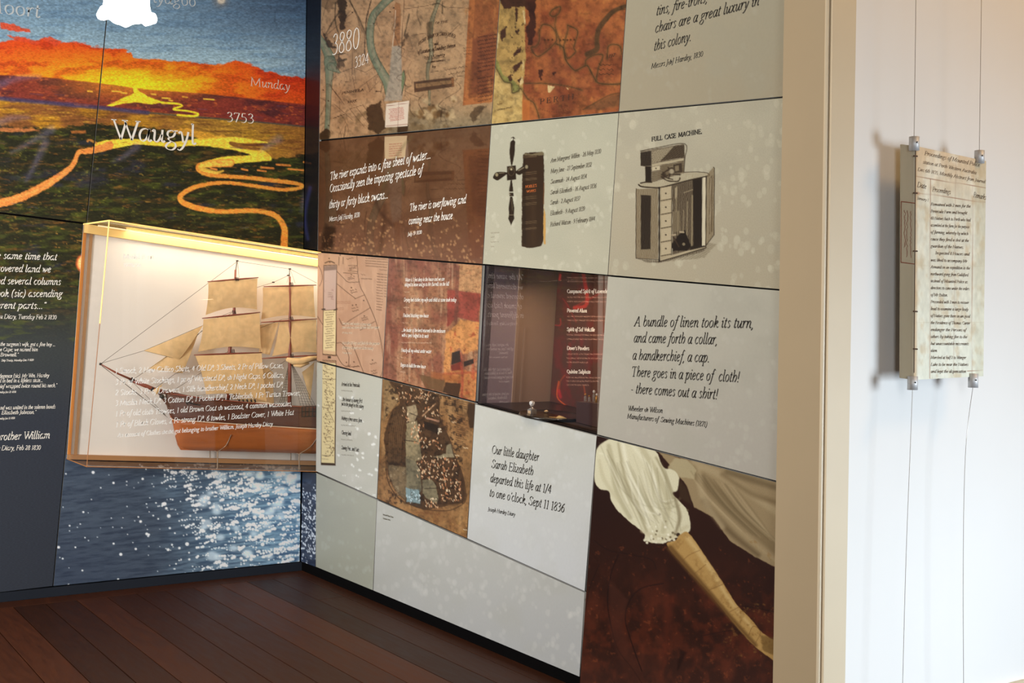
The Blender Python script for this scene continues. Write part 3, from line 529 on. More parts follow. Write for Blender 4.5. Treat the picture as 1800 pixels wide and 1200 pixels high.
    for i in range(9): c.scrib(*k((690 + (10 if i % 3 else 0), 925 + i * 12))[0], *k((815, 905 + i * 12))[0], 1.2, (170, 70, 60), .8, 40 + i, .7)
    c.line(k((770, 860), (760, 1120)), .8, (90, 60, 44), .7, .4, False)
    for i in range(10): c.scrib(*k((1000, 500 + (i % 2) * 30))[0], *k((1160, 480 + (i % 2) * 30))[0], 1.6, (60, 40, 26), .25, i, .8)
    c.scrib(*k((1160, 590))[0], *k((1350, 560))[0], 3, (60, 40, 26), .8, 3, .9); c.scrib(*k((1190, 630))[0], *k((1330, 600))[0], 3, (60, 40, 26), .8, 4, .9); c.line(k((1265, 645), (1330, 635)), .8, DK, .8, .4, False)
    c.line(k((1040, 608), (1105, 600)), .9, DK, .9, .4, False)
    c.line(k((320, 690), (375, 682)), .7, DK, .6, .4, False); c.line(k((220, 998), (315, 965)), 1., DK, .9, .4, False); c.line(k((350, 885), (395, 878)), .7, DK, .6, .4, False); c.line(k((578, 775), (622, 768)), 1.2, DK, .8, .4, False)
    
def river_dark(c):
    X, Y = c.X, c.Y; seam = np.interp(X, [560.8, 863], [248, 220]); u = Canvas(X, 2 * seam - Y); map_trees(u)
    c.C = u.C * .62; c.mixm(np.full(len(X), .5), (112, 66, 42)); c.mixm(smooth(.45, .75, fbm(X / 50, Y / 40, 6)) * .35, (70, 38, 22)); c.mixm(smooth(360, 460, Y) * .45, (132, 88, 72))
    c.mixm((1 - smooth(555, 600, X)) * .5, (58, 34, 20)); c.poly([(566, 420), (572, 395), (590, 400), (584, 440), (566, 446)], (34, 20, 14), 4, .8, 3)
    c.poly([(676, 240), (716, 238), (712, 276), (676, 280)], (206, 178, 138), .6, .9)
    for i in range(6): c.scrib(684, 254 + i * 4, 706, 252 + i * 4, 1.4, (150, 60, 50), .8, i, .7)
    c.line([(660, 350), (668, 372), (690, 396)], 6, (48, 26, 18), .5, 4); c.line([(676, 360), (674, 400), (668, 440)], 7, (60, 34, 22), .5, 4); c.line([(724, 240), (700, 270), (672, 330)], 5, (100, 92, 60), .35, 3)
    bokeh(c, 150, .9, 2.6, (196, 152, 104), .55, 8, (600, 385, 850, 462), lambda x, y: min(1, max(.1, (y - 372) / 40)), .8, .8)
    bokeh(c, 40, .8, 2, (190, 140, 96), .5, 18, (562, 410, 650, 450), None, .8, .8)
k6 = sub(840, 0, 5.4545)
def map_perth(c):
    X, Y = c.X, c.Y; k = k6
    c.base((176, 96, 46)); c.fuzz((140, 66, 34), 30, 30, .35, .7, .8, 4); c.fuzz((206, 128, 56), 16, 22, .55, .8, .6, 5); c.fuzz((110, 52, 34), 50, 40, .55, .8, .5, 7)
    lf = k((190, -40), (460, -40), (450, 300), (460, 560), (430, 860), (425, 1200), (120, 1200), (165, 640), (190, 280)); c.poly(lf, (190, 152, 78), 1.2, .97, 1.5); c.poly(k((165, 640), (250, 780), (420, 860), (430, 1200), (120, 1200)), (206, 172, 98), 1.2, .9, 1.5); c.fuzz((164, 128, 62), 10, 10, .5, .8, .6, 9, idx=c.box(860, 0, 920, 215))
    c.poly(k((170, 560), (195, 590), (240, 720), (330, 760), (400, 830), (400, 880), (330, 890), (320, 800), (250, 790), (170, 650)), (140, 142, 66), 1.5, .85)
    for p in [((200, -20), (560, -20), (545, 160), (440, 60), (400, 60), (250, 90)), ((215, 300), (275, 250), (260, 360), (225, 400)), ((350, 60), (390, 90), (370, 230)), ((360, 300), (395, 280), (380, 320)), ((340, 520), (420, 440), (400, 500), (345, 540)), ((340, 640), (420, 570), (430, 600), (370, 680), (342, 690)), ((290, 740), (325, 700), (325, 780), (300, 785)), ((380, 770), (420, 740), (400, 790)), ((480, 30), (545, 60), (560, 230), (520, 440), (480, 430), (460, 260), (500, 200)), ((580, 670), (625, 665), (605, 770), (585, 720)), ((715, 695), (745, 695), (735, 730), (710, 725))]:
        c.poly(k(*p), (62, 30, 20), 1.2, .88, 3, 4)
    for p in [((428, 100), (445, 100), (460, 230), (445, 230)), ((440, 560), (425, 620), (430, 690), (440, 640)), ((425, 730), (440, 790), (405, 820), (400, 790)), ((668, 815), (740, 830), (690, 890), (672, 885)), ((845, 835), (870, 850), (865, 865)), ((185, 300), (210, 330), (190, 470), (175, 440))]: c.poly(k(*p), (222, 192, 128), .6, .95)
    c.fuzz((60, 36, 22), 3, 6, .66, .78, .8, 19, idx=c.box(895, 30, 930, 160))
    BR = (70, 54, 26)
    for p, w in [(((620, 235), (690, 245), (740, 300), (755, 370), (740, 410), (660, 490), (570, 540), (510, 460), (560, 440), (590, 380), (590, 300), (620, 235)), 1.8), (((860, 240), (955, 295), (935, 400), (920, 460), (935, 500), (860, 560), (825, 480), (835, 390), (860, 300), (860, 240)), 1.8), (((690, 130), (720, 90), (790, 65), (780, 120), (740, 155), (700, 150), (690, 130)), 2), (((750, 420), (820, 460), (840, 570), (900, 650), (940, 675), (1010, 640), (1050, 630), (1080, 680), (1130, 770), (1170, 800), (1280, 808), (1380, 800)), 2.6), (((1030, 620), (1040, 570), (1110, 530), (1170, 520), (1200, 540), (1160, 640), (1130, 780)), 2), (((1240, 560), (1245, 470), (1270, 430), (1340, 430), (1370, 460), (1380, 520)), 1.8), (((170, 640), (190, 680), (250, 780), (320, 800), (330, 890), (390, 870), (410, 850), (480, 950), (530, 980), (560, 1040), (590, 1140)), 1.8), (((450, 800), (640, 800), (850, 825), (1000, 865)), 1.2), (((750, 170), (740, 260), (780, 380), (790, 470)), 1.2)]:
        c.line(k(*p), w + 3, (96, 74, 38), .45, 2.5); c.line(k(*p), w * .6, BR, .9, .6)
    c.line(k((1410, 60), (1300, 110), (1230, 180), (1160, 280), (1140, 380), (1140, 470), (1050, 520)), (7, 8, 9, 9, 8, 9, 10), (88, 62, 34), .9, 1.4); c.line(k((1410, 90), (1320, 100), (1240, 200)), 1.2, BR, .8)
    c.poly(k((1410, 890), (1280, 910), (1130, 980), (1010, 1055), (1200, 1050), (1410, 1000)), (104, 72, 42), 3, .6, 2); c.line(k((1410, 890), (1280, 905), (1150, 970), (1010, 1050)), 2, BR, .6, 1.2)
    c.grunge(.18, 6, 52, .86)
    for i in range(3): c.scrib(*k((1160, 620 + 45 * i))[0], *k((1300, 625 + 42 * i))[0], 4, (50, 34, 20), .85, i, 1)
    for x in (640, 675, 715, 790, 820, 858, 890, 925): c.disc(*k((x, 380 + (x % 7)))[0], 1.8, (70, 44, 22), .8, .8)
    for x in range(600, 880, 22): c.disc(*k((x, 1075 - abs(x - 740) * .002 * abs(x - 740) * .9))[0], .8, (70, 44, 22), .7, .5)
    c.scrib(*k((185, 1055))[0], *k((328, 1025))[0], 2, (60, 40, 20), .9, 7, .9); c.scrib(*k((188, 1000))[0], *k((230, 992))[0], 2, (60, 40, 20), .8, 8, .8)
    c.line(k((425, 860), (425, 1200)), 1, (200, 160, 90), .6, .6, False); c.poly(k((425, 960), (500, 960), (495, 1150), (422, 1160)), (190, 110, 50), 1, .6)
k7 = sub(860, 230, 5.4545)
def cross_book(c):
    k = k7; DK = (40, 30, 22)
    c.poly(k((325, 230), (345, 212), (500, 200), (522, 215), (528, 450), (522, 700), (518, 1060), (500, 1100), (440, 1118), (360, 1122), (312, 1105), (312, 700), (318, 380)), (52, 37, 25), .7, 1, 1, 4)
    c.poly(k((330, 232), (345, 215), (410, 225), (500, 195), (525, 212), (520, 235), (430, 232)), (120, 108, 80), .7, .9, 1.2, 3)
    for y in (238, 250, 395, 412, 455, 468, 630, 648, 690, 705, 868, 884, 930, 940): c.line(k((325, y + 8), (420, y - 3), (452, y - 5)), .9, (128, 108, 78), .75, .5)
    c.poly(k((524, 720), (540, 800), (540, 1090), (520, 1080), (518, 900)), (196, 150, 80), .6, .95, 1, 3); c.line(k((524, 500), (520, 700)), 2, (100, 60, 30), .8)
    c.poly(k((330, 260), (345, 250), (350, 1090), (322, 1080)), (30, 22, 16), 2, .6); c.poly(k((400, 420), (440, 420), (440, 1090), (400, 1090)), (74, 54, 36), 6, .4)
    # turned wooden cross
    c.poly(k((205, 105), (230, 88), (248, 105), (245, 150), (245, 200), (222, 320), (208, 320), (194, 200), (200, 150)), DK, .6, 1, sm=True); c.line(k((212, 68), (230, 60), (245, 74)), 1.2, DK); c.line(k((232, 60), (230, 90)), 1.6, DK)
    c.poly(k((170, 340), (255, 330), (257, 465), (170, 475)), DK, .6, 1); c.disc(*k((210, 385))[0], 8.5, (90, 78, 58), 1, .8, .7); c.disc(*k((211, 390))[0], 6.8, DK, 1, .8, .7); c.disc(*k((211, 368))[0], 2, (190, 176, 140), .9, .8)
    c.poly(k((36, 445), (60, 402), (100, 392), (140, 393), (172, 400), (172, 412), (120, 450), (80, 474), (50, 462)), DK, .6, 1, sm=True); c.disc(*k((72, 420))[0], 3.2, (158, 146, 112), .9, .7, .8); c.line(k((95, 405), (140, 400)), 1.4, (150, 138, 110), .8, .8)
    c.poly(k((255, 388), (300, 352), (345, 325), (378, 335), (392, 352), (378, 375), (330, 400), (290, 422), (256, 405)), DK, .6, 1, sm=True); c.disc(*k((358, 345))[0], 3.4, (150, 138, 108), .9, .7, .8); c.line(k((280, 380), (330, 352)), 2, (150, 138, 110), .8, 1)
    c.poly(k((205, 475), (218, 472), (230, 570), (228, 582), (192, 582), (192, 560)), DK, .6, 1); c.poly(k((192, 592), (232, 592), (234, 625), (194, 625)), DK, .6, 1); c.disc(*k((198, 608))[0], 1.6, (150, 138, 110), .6)
    c.poly(k((200, 630), (222, 630), (240, 740), (236, 800), (240, 840), (220, 880), (210, 905), (200, 880), (182, 840), (190, 800), (186, 740)), DK, .6, 1); c.line(k((192, 805), (234, 805)), 1.4, (150, 138, 110), .6); c.line(k((214, 650), (222, 760)), 1.2, (110, 98, 76), .7)
    for i, (x, y, w) in enumerate([(863, 409.5, 16), (863, 417, 6), (863, 425.5, 13), (863, 433.5, 7)]): c.scrib(x, y, x + w, y - 1, 1.5, (120, 112, 92), .8, i, .7)
k8 = sub(1100, 220, 4.6167)
def sewing_case(c):
    k = k8; D = (52, 40, 28); Mi = (88, 74, 56); Lt = (158, 146, 118)
    c.poly(k((90, 1085), (260, 1110), (460, 1095), (640, 1075), (740, 965), (660, 955), (640, 990), (280, 1105)), (120, 108, 84), 1, .7, 2, 5, (60, 2.6, .5)); c.poly(k((100, 1085), (280, 1098), (650, 990), (640, 1020), (290, 1115), (180, 1115)), D, .8, .7, 1, 4, (5, 2.4, .5))
    # raised back with lid
    c.poly(k((120, 208), (160, 205), (475, 150), (480, 262), (472, 390), (210, 465), (160, 465), (155, 335), (120, 330)), Mi, .5, .95, hatch=(85, 2.4, .4))
    c.poly(k((118, 222), (205, 208), (208, 330), (122, 330)), (36, 28, 20), .5, 1, hatch=(0, 2.6, .2)); c.poly(k((160, 335), (206, 335), (208, 465), (160, 465)), (36, 28, 20), .5, 1)
    c.poly(k((212, 212), (390, 175), (280, 290), (212, 312)), Lt, .6, .9, hatch=(40, 2.2, .45)); c.poly(k((390, 172), (475, 158), (476, 258), (280, 292)), (60, 48, 34), .6, 1, hatch=(50, 2.4, .25))
    c.poly(k((212, 315), (470, 268), (470, 285), (212, 335)), (176, 164, 134), .6, 1); c.poly(k((212, 340), (275, 328), (278, 362), (212, 372)), (190, 178, 148), .5, 1); c.disc(*k((245, 350))[0], 1.2, D)
    c.poly(k((280, 330), (470, 290), (470, 385), (300, 430), (215, 455), (215, 380), (280, 370)), (104, 90, 66), .6, .9, hatch=(90, 2.2, .5)); c.poly(k((385, 320), (455, 305), (460, 380), (390, 390)), D, .6, .95, hatch=(0, 2.2, .2)); c.poly(k((398, 332), (430, 325), (432, 368), (402, 375)), (140, 126, 98), .8, .8)
    c.line(k((118, 210), (240, 185), (478, 150), (480, 262)), 1.1, D); c.line(k((480, 262), (472, 392)), 1.2, D)
    # table top
    c.poly(k((105, 478), (150, 462), (240, 458), (340, 430), (470, 382), (540, 380), (650, 385), (675, 395), (660, 412), (520, 440), (300, 500), (220, 505), (120, 495)), (168, 156, 126), .6, 1, hatch=(12, 2.4, .55)); c.line(k((104, 482), (130, 498), (220, 506), (300, 502), (520, 445), (660, 414), (676, 398)), 2.4, D); c.line(k((470, 383), (560, 378), (650, 385), (676, 396)), 1, D)
    c.line(k((120, 470), (160, 462), (210, 462)), 2.2, D)
    # the little machine
    for p in [((290, 420), (340, 450), (420, 455), (440, 430)), ((290, 400), (330, 370), (380, 350), (385, 400)), ((300, 430), (360, 400), (440, 400)), ((345, 345), (360, 380), (350, 430)), ((300, 380), (320, 420), (380, 440))]: c.line(k(*p), 2.4, D, .9, .8, rag=.8)
    c.disc(*k((372, 375))[0], 4.5, (180, 168, 140), .8, 1.5); c.disc(*k((310, 405))[0], 4, D, .8, 1.5)
    # left door
    c.poly(k((85, 515), (110, 518), (262, 512), (262, 1085), (82, 1080)), (118, 102, 76), .5, .97, hatch=(4, 2.6, .3)); c.poly(k((122, 565), (205, 570), (200, 1005), (122, 1008)), (34, 25, 18), .5, 1, hatch=(2, 3, .15)); c.line(k((84, 515), (82, 1080), (262, 1090)), 1.1, D, 1, .5, False)
    c.line(k((272, 505), (272, 1105)), 2.6, (30, 22, 16), 1, .5, False)
    # drawers
    c.poly(k((280, 508), (372, 492), (372, 1055), (280, 1092)), (166, 152, 122), .5, 1)
    for i in range(5):
        y = 505 + i * 112; c.poly(k((288, y + 5), (365, y - 8), (365, y + 88), (288, y + 102)), (186, 172, 142), .5, 1, hatch=(80, 2.2, .35)); c.line(k((284, y + 108), (370, y + 92)), 1.2, D, 1, .5, False); c.disc(*k((325, y + 48))[0], 1.4, D)
    c.line(k((374, 490), (372, 1055)), 1.1, D, 1, .5, False)
    # knee hole
    c.poly(k((378, 488), (500, 455), (620, 420), (618, 980), (380, 1060)), (66, 52, 36), .5, 1, hatch=(0, 3, .28)); c.poly(k((545, 442), (618, 425), (615, 975), (550, 990)), (36, 27, 19), .6, 1)
    for x, w, y0, y1 in [(412, 2, 500, 700), (425, 1.4, 700, 900), (500, 1.6, 620, 900), (540, 2.4, 570, 980), (470, 1.4, 690, 880)]: c.line(k((x, y0), (x - 4, y1)), w, (150, 136, 106), .85, .7, False)
    c.poly(k((380, 700), (440, 690), (445, 850), (380, 880)), (132, 118, 90), .8, .8, hatch=(0, 2.4, .5)); c.line(k((470, 548), (545, 522)), 1.2, (160, 146, 116), .9, .5, False); c.poly(k((400, 510), (415, 500), (412, 580), (400, 600)), (170, 156, 126), .7, .9)
    c.poly(k((372, 960), (420, 900), (480, 850), (530, 980), (500, 1015), (380, 1020)), (28, 20, 14), 1, .95, 1.5); c.line(k((380, 895), (430, 985)), 2.2, (60, 46, 32), 1); c.line(k((378, 892), (402, 888)), 3.2, (176, 160, 130), .9, .8); c.line(k((440, 865), (468, 868)), 3.2, (176, 160, 130), .9, .8); c.disc(*k((470, 965))[0], 2.6, (150, 136, 106), .8)
    c.poly(k((520, 985), (620, 950), (650, 990), (520, 1020)), (34, 26, 18), .8, .9); c.poly(k((282, 1095), (380, 1050), (500, 1018), (650, 985), (650, 995), (285, 1105)), (176, 162, 132), .5, .9)
    c.line(k((274, 1106), (400, 1070), (652, 994)), 1.6, D, 1, .5, False)
    # bright post and right door
    c.poly(k((628, 425), (650, 420), (645, 975), (618, 978)), (206, 196, 168), .5, 1); c.line(k((653, 415), (650, 985)), 1.8, D, 1, .5, False)
    c.poly(k((658, 408), (680, 375), (712, 340), (720, 350), (716, 890), (652, 975)), (128, 112, 84), .5, 1, hatch=(5, 2.4, .3)); c.poly(k((680, 430), (706, 400), (702, 860), (674, 890)), (92, 76, 54), .5, .95, hatch=(2, 2.2, .4)); c.line(k((712, 340), (720, 350), (716, 890), (652, 975)), 1.2, D, 1, .5, False); c.line(k((690, 430), (685, 870)), 1, (190, 176, 146), .8, .5, False)
k4 = sub(540, 430, 4.1375)
def manuscript_strip(c, k, q, dark):
    c.poly([(x + .8, y + .8) for x, y in k(*q)], (44, 30, 22), .7, 1); c.poly(k(*q), (222, 200, 150), .5, 1)
    return c
def map_cream(c):
    X, Y = c.X, c.Y; k = k4; LN = (74, 48, 34)
    c.base((190, 152, 124)); c.fuzz((176, 134, 106), 30, 30, .35, .75, .6, 3); c.fuzz((208, 168, 136), 5, 30, .5, .8, .5, 4)
    for p in [((362, 75), (368, 200), (385, 300), (420, 370), (460, 460), (500, 560), (530, 670), (548, 780), (552, 860), (545, 930), (530, 962)), ((80, 150), (105, 200), (108, 255), (90, 300)), ((75, 520), (112, 580)), ((218, 195), (262, 240), (300, 272), (380, 270)), ((262, 205), (362, 208)), ((218, 285), (290, 345), (350, 390)), ((348, 393), (415, 365)), ((300, 555), (455, 460)), ((385, 622), (492, 557)), ((232, 535), (260, 585), (300, 555)), ((215, 715), (255, 718), (300, 800), (300, 880)), ((322, 715), (360, 800), (412, 935)), ((215, 800), (270, 880), (380, 885)), ((232, 90), (228, 150)), ((300, 150), (362, 152)), ((300, 190), (362, 194)), ((262, 90), (262, 140))]:
        c.line(k(*p), 1., LN, .8, .5)
    for i, (x, y) in enumerate([(310, 100), (330, 165), (330, 175), (320, 235), (318, 248), (335, 330), (340, 345), (345, 460), (350, 478), (415, 530), (420, 545), (300, 880), (350, 885), (486, 915), (486, 935), (480, 865)]): c.scrib(*k((x - 22, y + 6))[0], *k((x + 24, y - 6))[0], 2.2, LN, .85, i, .9)
    for x, y in [(240, 75), (160, 100), (322, 218), (322, 312), (355, 437), (330, 440), (415, 518), (285, 855), (340, 852), (410, 405), (518, 720), (475, 838), (165, 128)]: c.disc(*k((x, y))[0], 1.2, LN, .9, .5)
    c.line(k((130, 133), (165, 120), (198, 133)), 2, LN, .9)
    for i in range(4): c.scrib(*k((425, 98 + i * 18))[0], *k((588 - i * 3, 108 + i * 19))[0], 1.4, LN, .8, i, .8)
    c.scrib(*k((525, 180))[0], *k((580, 186))[0], 1.2, LN, .8, 9, .7); c.scrib(*k((392, 216))[0], *k((420, 218))[0], 1.8, LN, .7, 9, .7); c.scrib(*k((392, 246))[0], *k((470, 250))[0], 1.3, LN, .8, 5, .8)
    for i in range(14):
        y = 210 + i * 20; c.scrib(*k((508 - i * .4, y))[0], *k((553 - i * (.5), y + 6))[0], 1.4, LN, .85, 20 + i, .8)
        if i < 9: c.scrib(*k((560, y + 6))[0], *k((584 - i, y + 8))[0], 1.2, LN, .7, 50 + i, .7)
    for i in range(4): c.scrib(*k((218, 415 + i * 12 + (i > 1) * 22))[0], *k((315 if i < 2 else 265, 412 + i * 12 + (i > 1) * 22))[0], 1.2, (140, 90, 66), .6, i, .7)
    strips(c)
def strips(c):
    k = k4; LN = (70, 48, 34)
    c.poly(k((118, 148), (216, 145), (214, 810), (112, 800)), (74, 48, 34), .6, .9)
    c.poly(k((124, 155), (212, 150), (208, 470), (120, 476)), (190, 164, 150), .6, 1); c.poly(k((124, 158), (212, 152), (211, 182), (124, 190)), (112, 90, 82), .8, .8); c.fuzz((150, 112, 104), 5, 6, .62, .8, .6, 5, idx=c.box(*k((118, 260))[0], *k((212, 400))[0]))
    c.poly(k((120, 480), (208, 474), (206, 800), (115, 792)), (222, 204, 156), .6, 1); c.poly(k((115, 765), (207, 775), (206, 800), (115, 792)), (196, 150, 118), 2, .6)
    for i in range(16):
        y = 492 + i * 17; c.scrib(*k((130 + (i % 3) * 6, y + 3))[0], *k((200 - (i * 7) % 22, y - 3))[0], 1.5, LN, .8, 60 + i, .75)
    for i in range(3): c.scrib(*k((150, 350 + i * 14))[0], *k((182, 350 + i * 14))[0], 1.2, LN, .6, 90 + i, .6)
    c.line(k((108, 470), (128, 468)), 2.2, (40, 26, 20), .9); c.line(k((196, 475), (216, 468)), 2.2, (40, 26, 20), .9)
    c.poly(k((150, 810), (172, 810), (172, 826), (150, 826)), (34, 26, 22), .6, 1)
    # the lower strip runs across the joint on to the grey board
    c.poly(k((112, 838), (212, 842), (206, 1606), (100, 1602)), (52, 34, 24), .6, .95); c.poly(k((112, 842), (208, 846), (198, 1588), (103, 1584)), (216, 200, 152), .6, 1); c.poly(k((112, 842), (208, 846), (208, 862), (112, 856)), (156, 118, 92), .8, .9)
    rr = random.Random(3)
    for i in range(150):
        x = rr.uniform(118, 196); y = rr.uniform(875, 1540); c.disc(*k((x, y))[0], rr.uniform(.5, 1.), LN, .8, .5)
    for i in range(26): y = 880 + i * 26; c.scrib(*k((122 + (i * 13) % 20, y))[0], *k((150 + (i * 17) % 45, y + 2))[0], 1.6, LN, .6, 200 + i, .6)
    c.line(k((112, 975), (205, 978)), .8, LN, .8, .5, False); c.line(k((108, 1180), (150, 1190), (205, 1130)), .8, LN, .8, .5, False); c.line(k((150, 1195), (195, 1290)), .8, LN, .7, .5, False); c.line(k((112, 1530), (160, 1536), (196, 1480)), .8, LN, .8, .5)
def arrivals(c):
    grey((186, 186, 172), (194, 192, 182), (204, 204, 196), 71, 20, (2, 5), .35)(c); rr = random.Random(12)
    for _ in range(120):
        x = rr.uniform(556, 672); y = rr.uniform(640, 872)
        if rr.random() < max(.06, min(1, (x - 575) / 95) * (.25 + .75 * smooth(690, 780, y))): c.disc(x, y, rr.uniform(1, 3), (232, 234, 228), .8, .9, .8); c.disc(x + rr.uniform(1, 4), y + rr.uniform(-3, 3), rr.uniform(1, 2.6), (232, 234, 228), .8, .9, .8)
    strips(c)
    for i, y in enumerate([686, 722, 747, 772, 799]): c.scrib(600, y, 619 + (i % 3) * 3, y + 1.5, 1.3, (90, 86, 74), .75, i, .65)
    c.scrib(566, 800, 576, 801, 1.2, (90, 86, 74), .7, 7, .65); c.scrib(566, 806, 577, 807, 1, (90, 86, 74), .7, 8, .6)
def weave(c):
    X, Y = c.X, c.Y; k = k4
    c.base((168, 104, 66)); v = fbm(X / 9, Y / 90, 3); w = fbm(X / 22, Y / 40, 4)
    c.mixm(smooth(.45, .7, v) * .7, (204, 150, 100)); c.mixm(smooth(.5, .75, w) * .6, (140, 66, 48)); c.mixm((1 - smooth(684, 712, X)) * .6, (132, 62, 50)); c.mixm((1 - smooth(455, 520, Y)) * .45, (128, 66, 62)); c.fuzz((214, 168, 122), 5, 60, .55, .8, .6, 12)
    c.poly(k((1100, 140), (1280, 150), (1270, 370), (1085, 330)), (206, 146, 88), 2, .9, 2); c.poly(k((1022, 328), (1268, 352), (1245, 560), (1090, 530), (1015, 600)), (168, 56, 44), 1.5, .85, 2); c.poly(k((1090, 370), (1110, 380), (1060, 900), (1045, 900)), (120, 52, 36), 1, .6, 2)
    c.poly(k((1010, 640), (1065, 600), (1110, 540), (1250, 570), (1240, 760), (1130, 800), (1110, 740), (1050, 800), (1040, 900), (990, 960)), (232, 146, 66), 1.5, .9, 3); c.poly(k((990, 930), (1110, 900), (1240, 930), (1230, 1140), (1000, 1060)), (222, 132, 58), 1.5, .9, 3); c.fuzz((196, 70, 36), 8, 12, .55, .75, .7, 17, idx=c.box(*k((1040, 540))[0], *k((1250, 1150))[0]))
    c.poly(k((1085, 150), (1110, 152), (1090, 560), (1065, 560)), (130, 64, 50), 1, .7, 1); c.line(k((1110, 790), (1130, 960), (1120, 1140)), 4, (206, 60, 40), .6, 1.5); c.line(k((990, 940), (1240, 925)), 4, (206, 64, 40), .5, 2)
    c.grunge(.2, 4, 53, .78)
    c.poly(k((1052, 785), (1110, 768), (1118, 850), (1048, 872)), (48, 38, 36), .6, 1); c.poly(k((1138, 850), (1208, 828), (1212, 862), (1142, 888)), (44, 36, 34), .6, 1); c.poly(k((1045, 880), (1115, 850), (1112, 910), (1050, 920)), (110, 40, 34), 1, .8)
    c.poly(k((810, 940), (1000, 985), (1000, 1075), (860, 1040)), (98, 72, 44), 1, .75, 1.5); c.poly(k((1005, 1000), (1115, 1010), (1100, 1130), (990, 1070)), (56, 38, 26), 1, .9, 1.5); c.poly(k((900, 920), (1120, 960), (1115, 1000), (900, 970)), (150, 84, 44), 1.5, .6)
    c.mixm(smooth(.66, .8, fbm(X / 2.5, Y / 2.5, 8, 2)) * .35, (110, 48, 30))
    for i, (x, y, w) in enumerate([(711, 513, 10), (709.5, 540, 10), (707.5, 567, 10), (706, 602, 52), (705, 628, 8), (703, 653, 9)]): c.scrib(x, y, x + w, y + .6, 1.4, (222, 196, 168), .75, i, .7)
k9 = sub(640, 640, 3.75)
def peninsula(c):
    X, Y = c.X, c.Y; k = k9
    c.base((152, 108, 62)); c.fuzz((180, 136, 84), 9, 50, .45, .75, .8, 1); c.fuzz((116, 74, 40), 30, 30, .45, .75, .6, 2); c.mixm(smooth(880, 950, Y + (X - 740) * -.35) * .55, (140, 84, 38)); c.mixm(smooth(.6, .75, fbm(X / 4, Y / 4, 33)) * smooth(870, 930, Y) * .6, (190, 140, 74))
    c.poly(k((130, 100), (175, 110), (230, 180), (225, 250), (180, 300), (150, 340), (128, 380)), (150, 120, 78), 1.2, .8)
    c.poly(k((170, 112), (320, 150), (490, 210), (495, 320), (520, 400), (570, 510), (600, 600), (650, 740), (668, 860), (655, 905), (560, 930), (440, 955), (380, 955), (290, 915), (210, 830), (160, 740), (150, 600), (130, 500), (150, 400), (190, 300), (235, 260), (225, 200)), (82, 56, 34), 1.2, 1, 1.5, sm=True)
    c.fuzz((48, 32, 20), 5, 5, .5, .7, .8, 7, idx=c.box(*k((140, 120))[0], *k((650, 920))[0]))
    for i in range(7): c.line(k((200 + i * 12, 300), (170 + i * 13, 460), (165 + i * 12, 640)), 1.6, (112, 82, 52), .7, .8)
    c.poly(k((160, 660), (280, 680), (290, 810), (275, 900), (200, 820), (165, 740)), (128, 106, 74), 1.5, .9, 2); c.fuzz((168, 148, 112), 3, 3, .6, .8, .8, 3, idx=c.box(*k((160, 680))[0], *k((280, 880))[0]))
    T = (148, 132, 96)
    c.poly(k((280, 280), (340, 265), (355, 330), (330, 380), (290, 375)), (164, 144, 108), 1, .95, 1.5); c.poly(k((280, 390), (350, 370), (360, 470), (375, 560), (380, 620), (340, 640), (275, 620), (272, 500)), T, 1, .97, 1.5); c.poly(k((275, 620), (340, 640), (370, 700), (380, 830), (340, 870), (280, 830)), (126, 116, 88), 1, .95, 1.5); c.poly(k((385, 765), (440, 755), (475, 800), (490, 880), (480, 925), (410, 880), (385, 850)), (130, 118, 88), 1, .95, 1.5); c.poly(k((545, 530), (575, 520), (600, 610), (490, 620), (450, 610), (540, 590)), (156, 142, 108), 1, .9, 1.5)
    c.poly(k((395, 375), (480, 400), (500, 430), (480, 455), (400, 425)), (38, 28, 20), 1, .95); c.line(k((385, 340), (470, 260)), 2.6, (196, 150, 108), .8, 1, rag=1); c.line(k((415, 355), (490, 375)), 3, (206, 150, 118), .8, 1, rag=1); c.line(k((260, 500), (350, 510)), 1.4, (50, 36, 24), .9); c.line(k((300, 320), (370, 350)), 1.2, (50, 36, 24), .8); c.line(k((400, 820), (560, 815), (650, 830)), 1.2, (40, 30, 20), .8)
    c.grunge(.2, 4, 54, .9)
    rr = random.Random(6)
    def town(x0, y0, x1, y1, n, cols=((222, 176, 132), (196, 130, 88), (240, 214, 176))):
        for _ in range(n):
            x = rr.uniform(x0, x1); y = rr.uniform(y0, y1); c.line(k((x, y), (x + rr.uniform(-6, 6), y + rr.uniform(3, 11))), rr.uniform(1., 1.8), rr.choice(cols), .9, .6, False)
    town(215, 140, 470, 250, 60); town(245, 270, 300, 380, 10); town(310, 380, 400, 520, 42); town(380, 270, 500, 340, 18); town(380, 480, 520, 560, 26); town(350, 600, 560, 760, 110); town(520, 620, 610, 760, 20); town(500, 770, 640, 900, 75); town(400, 880, 490, 940, 24); town(480, 420, 510, 450, 10, ((236, 220, 190),))
    c.poly(k((275, 815), (365, 830), (370, 920), (280, 905)), (128, 150, 152), 1, .95, 1.5); c.fuzz((60, 56, 48), 3, 3, .5, .7, .85, 3, idx=c.box(*k((305, 810))[0], *k((370, 940))[0])); town(280, 820, 370, 910, 24, ((206, 222, 226), (90, 96, 90)))
    OL = (64, 42, 26)
    c.line(k((145, 560), (145, 640), (155, 760), (200, 850), (270, 910), (400, 955), (540, 965), (620, 940), (670, 895), (664, 800), (640, 700), (590, 590), (570, 510), (520, 400), (495, 320), (490, 200)), 1.4, OL, .9)
    c.line(k((590, 590), (630, 700), (655, 830), (650, 920)), 1, OL, .8); c.line(k((480, 900), (560, 935), (655, 910)), 1, OL, .7); c.line(k((175, 110), (225, 180), (235, 260), (190, 300), (150, 360)), 1, OL, .7)
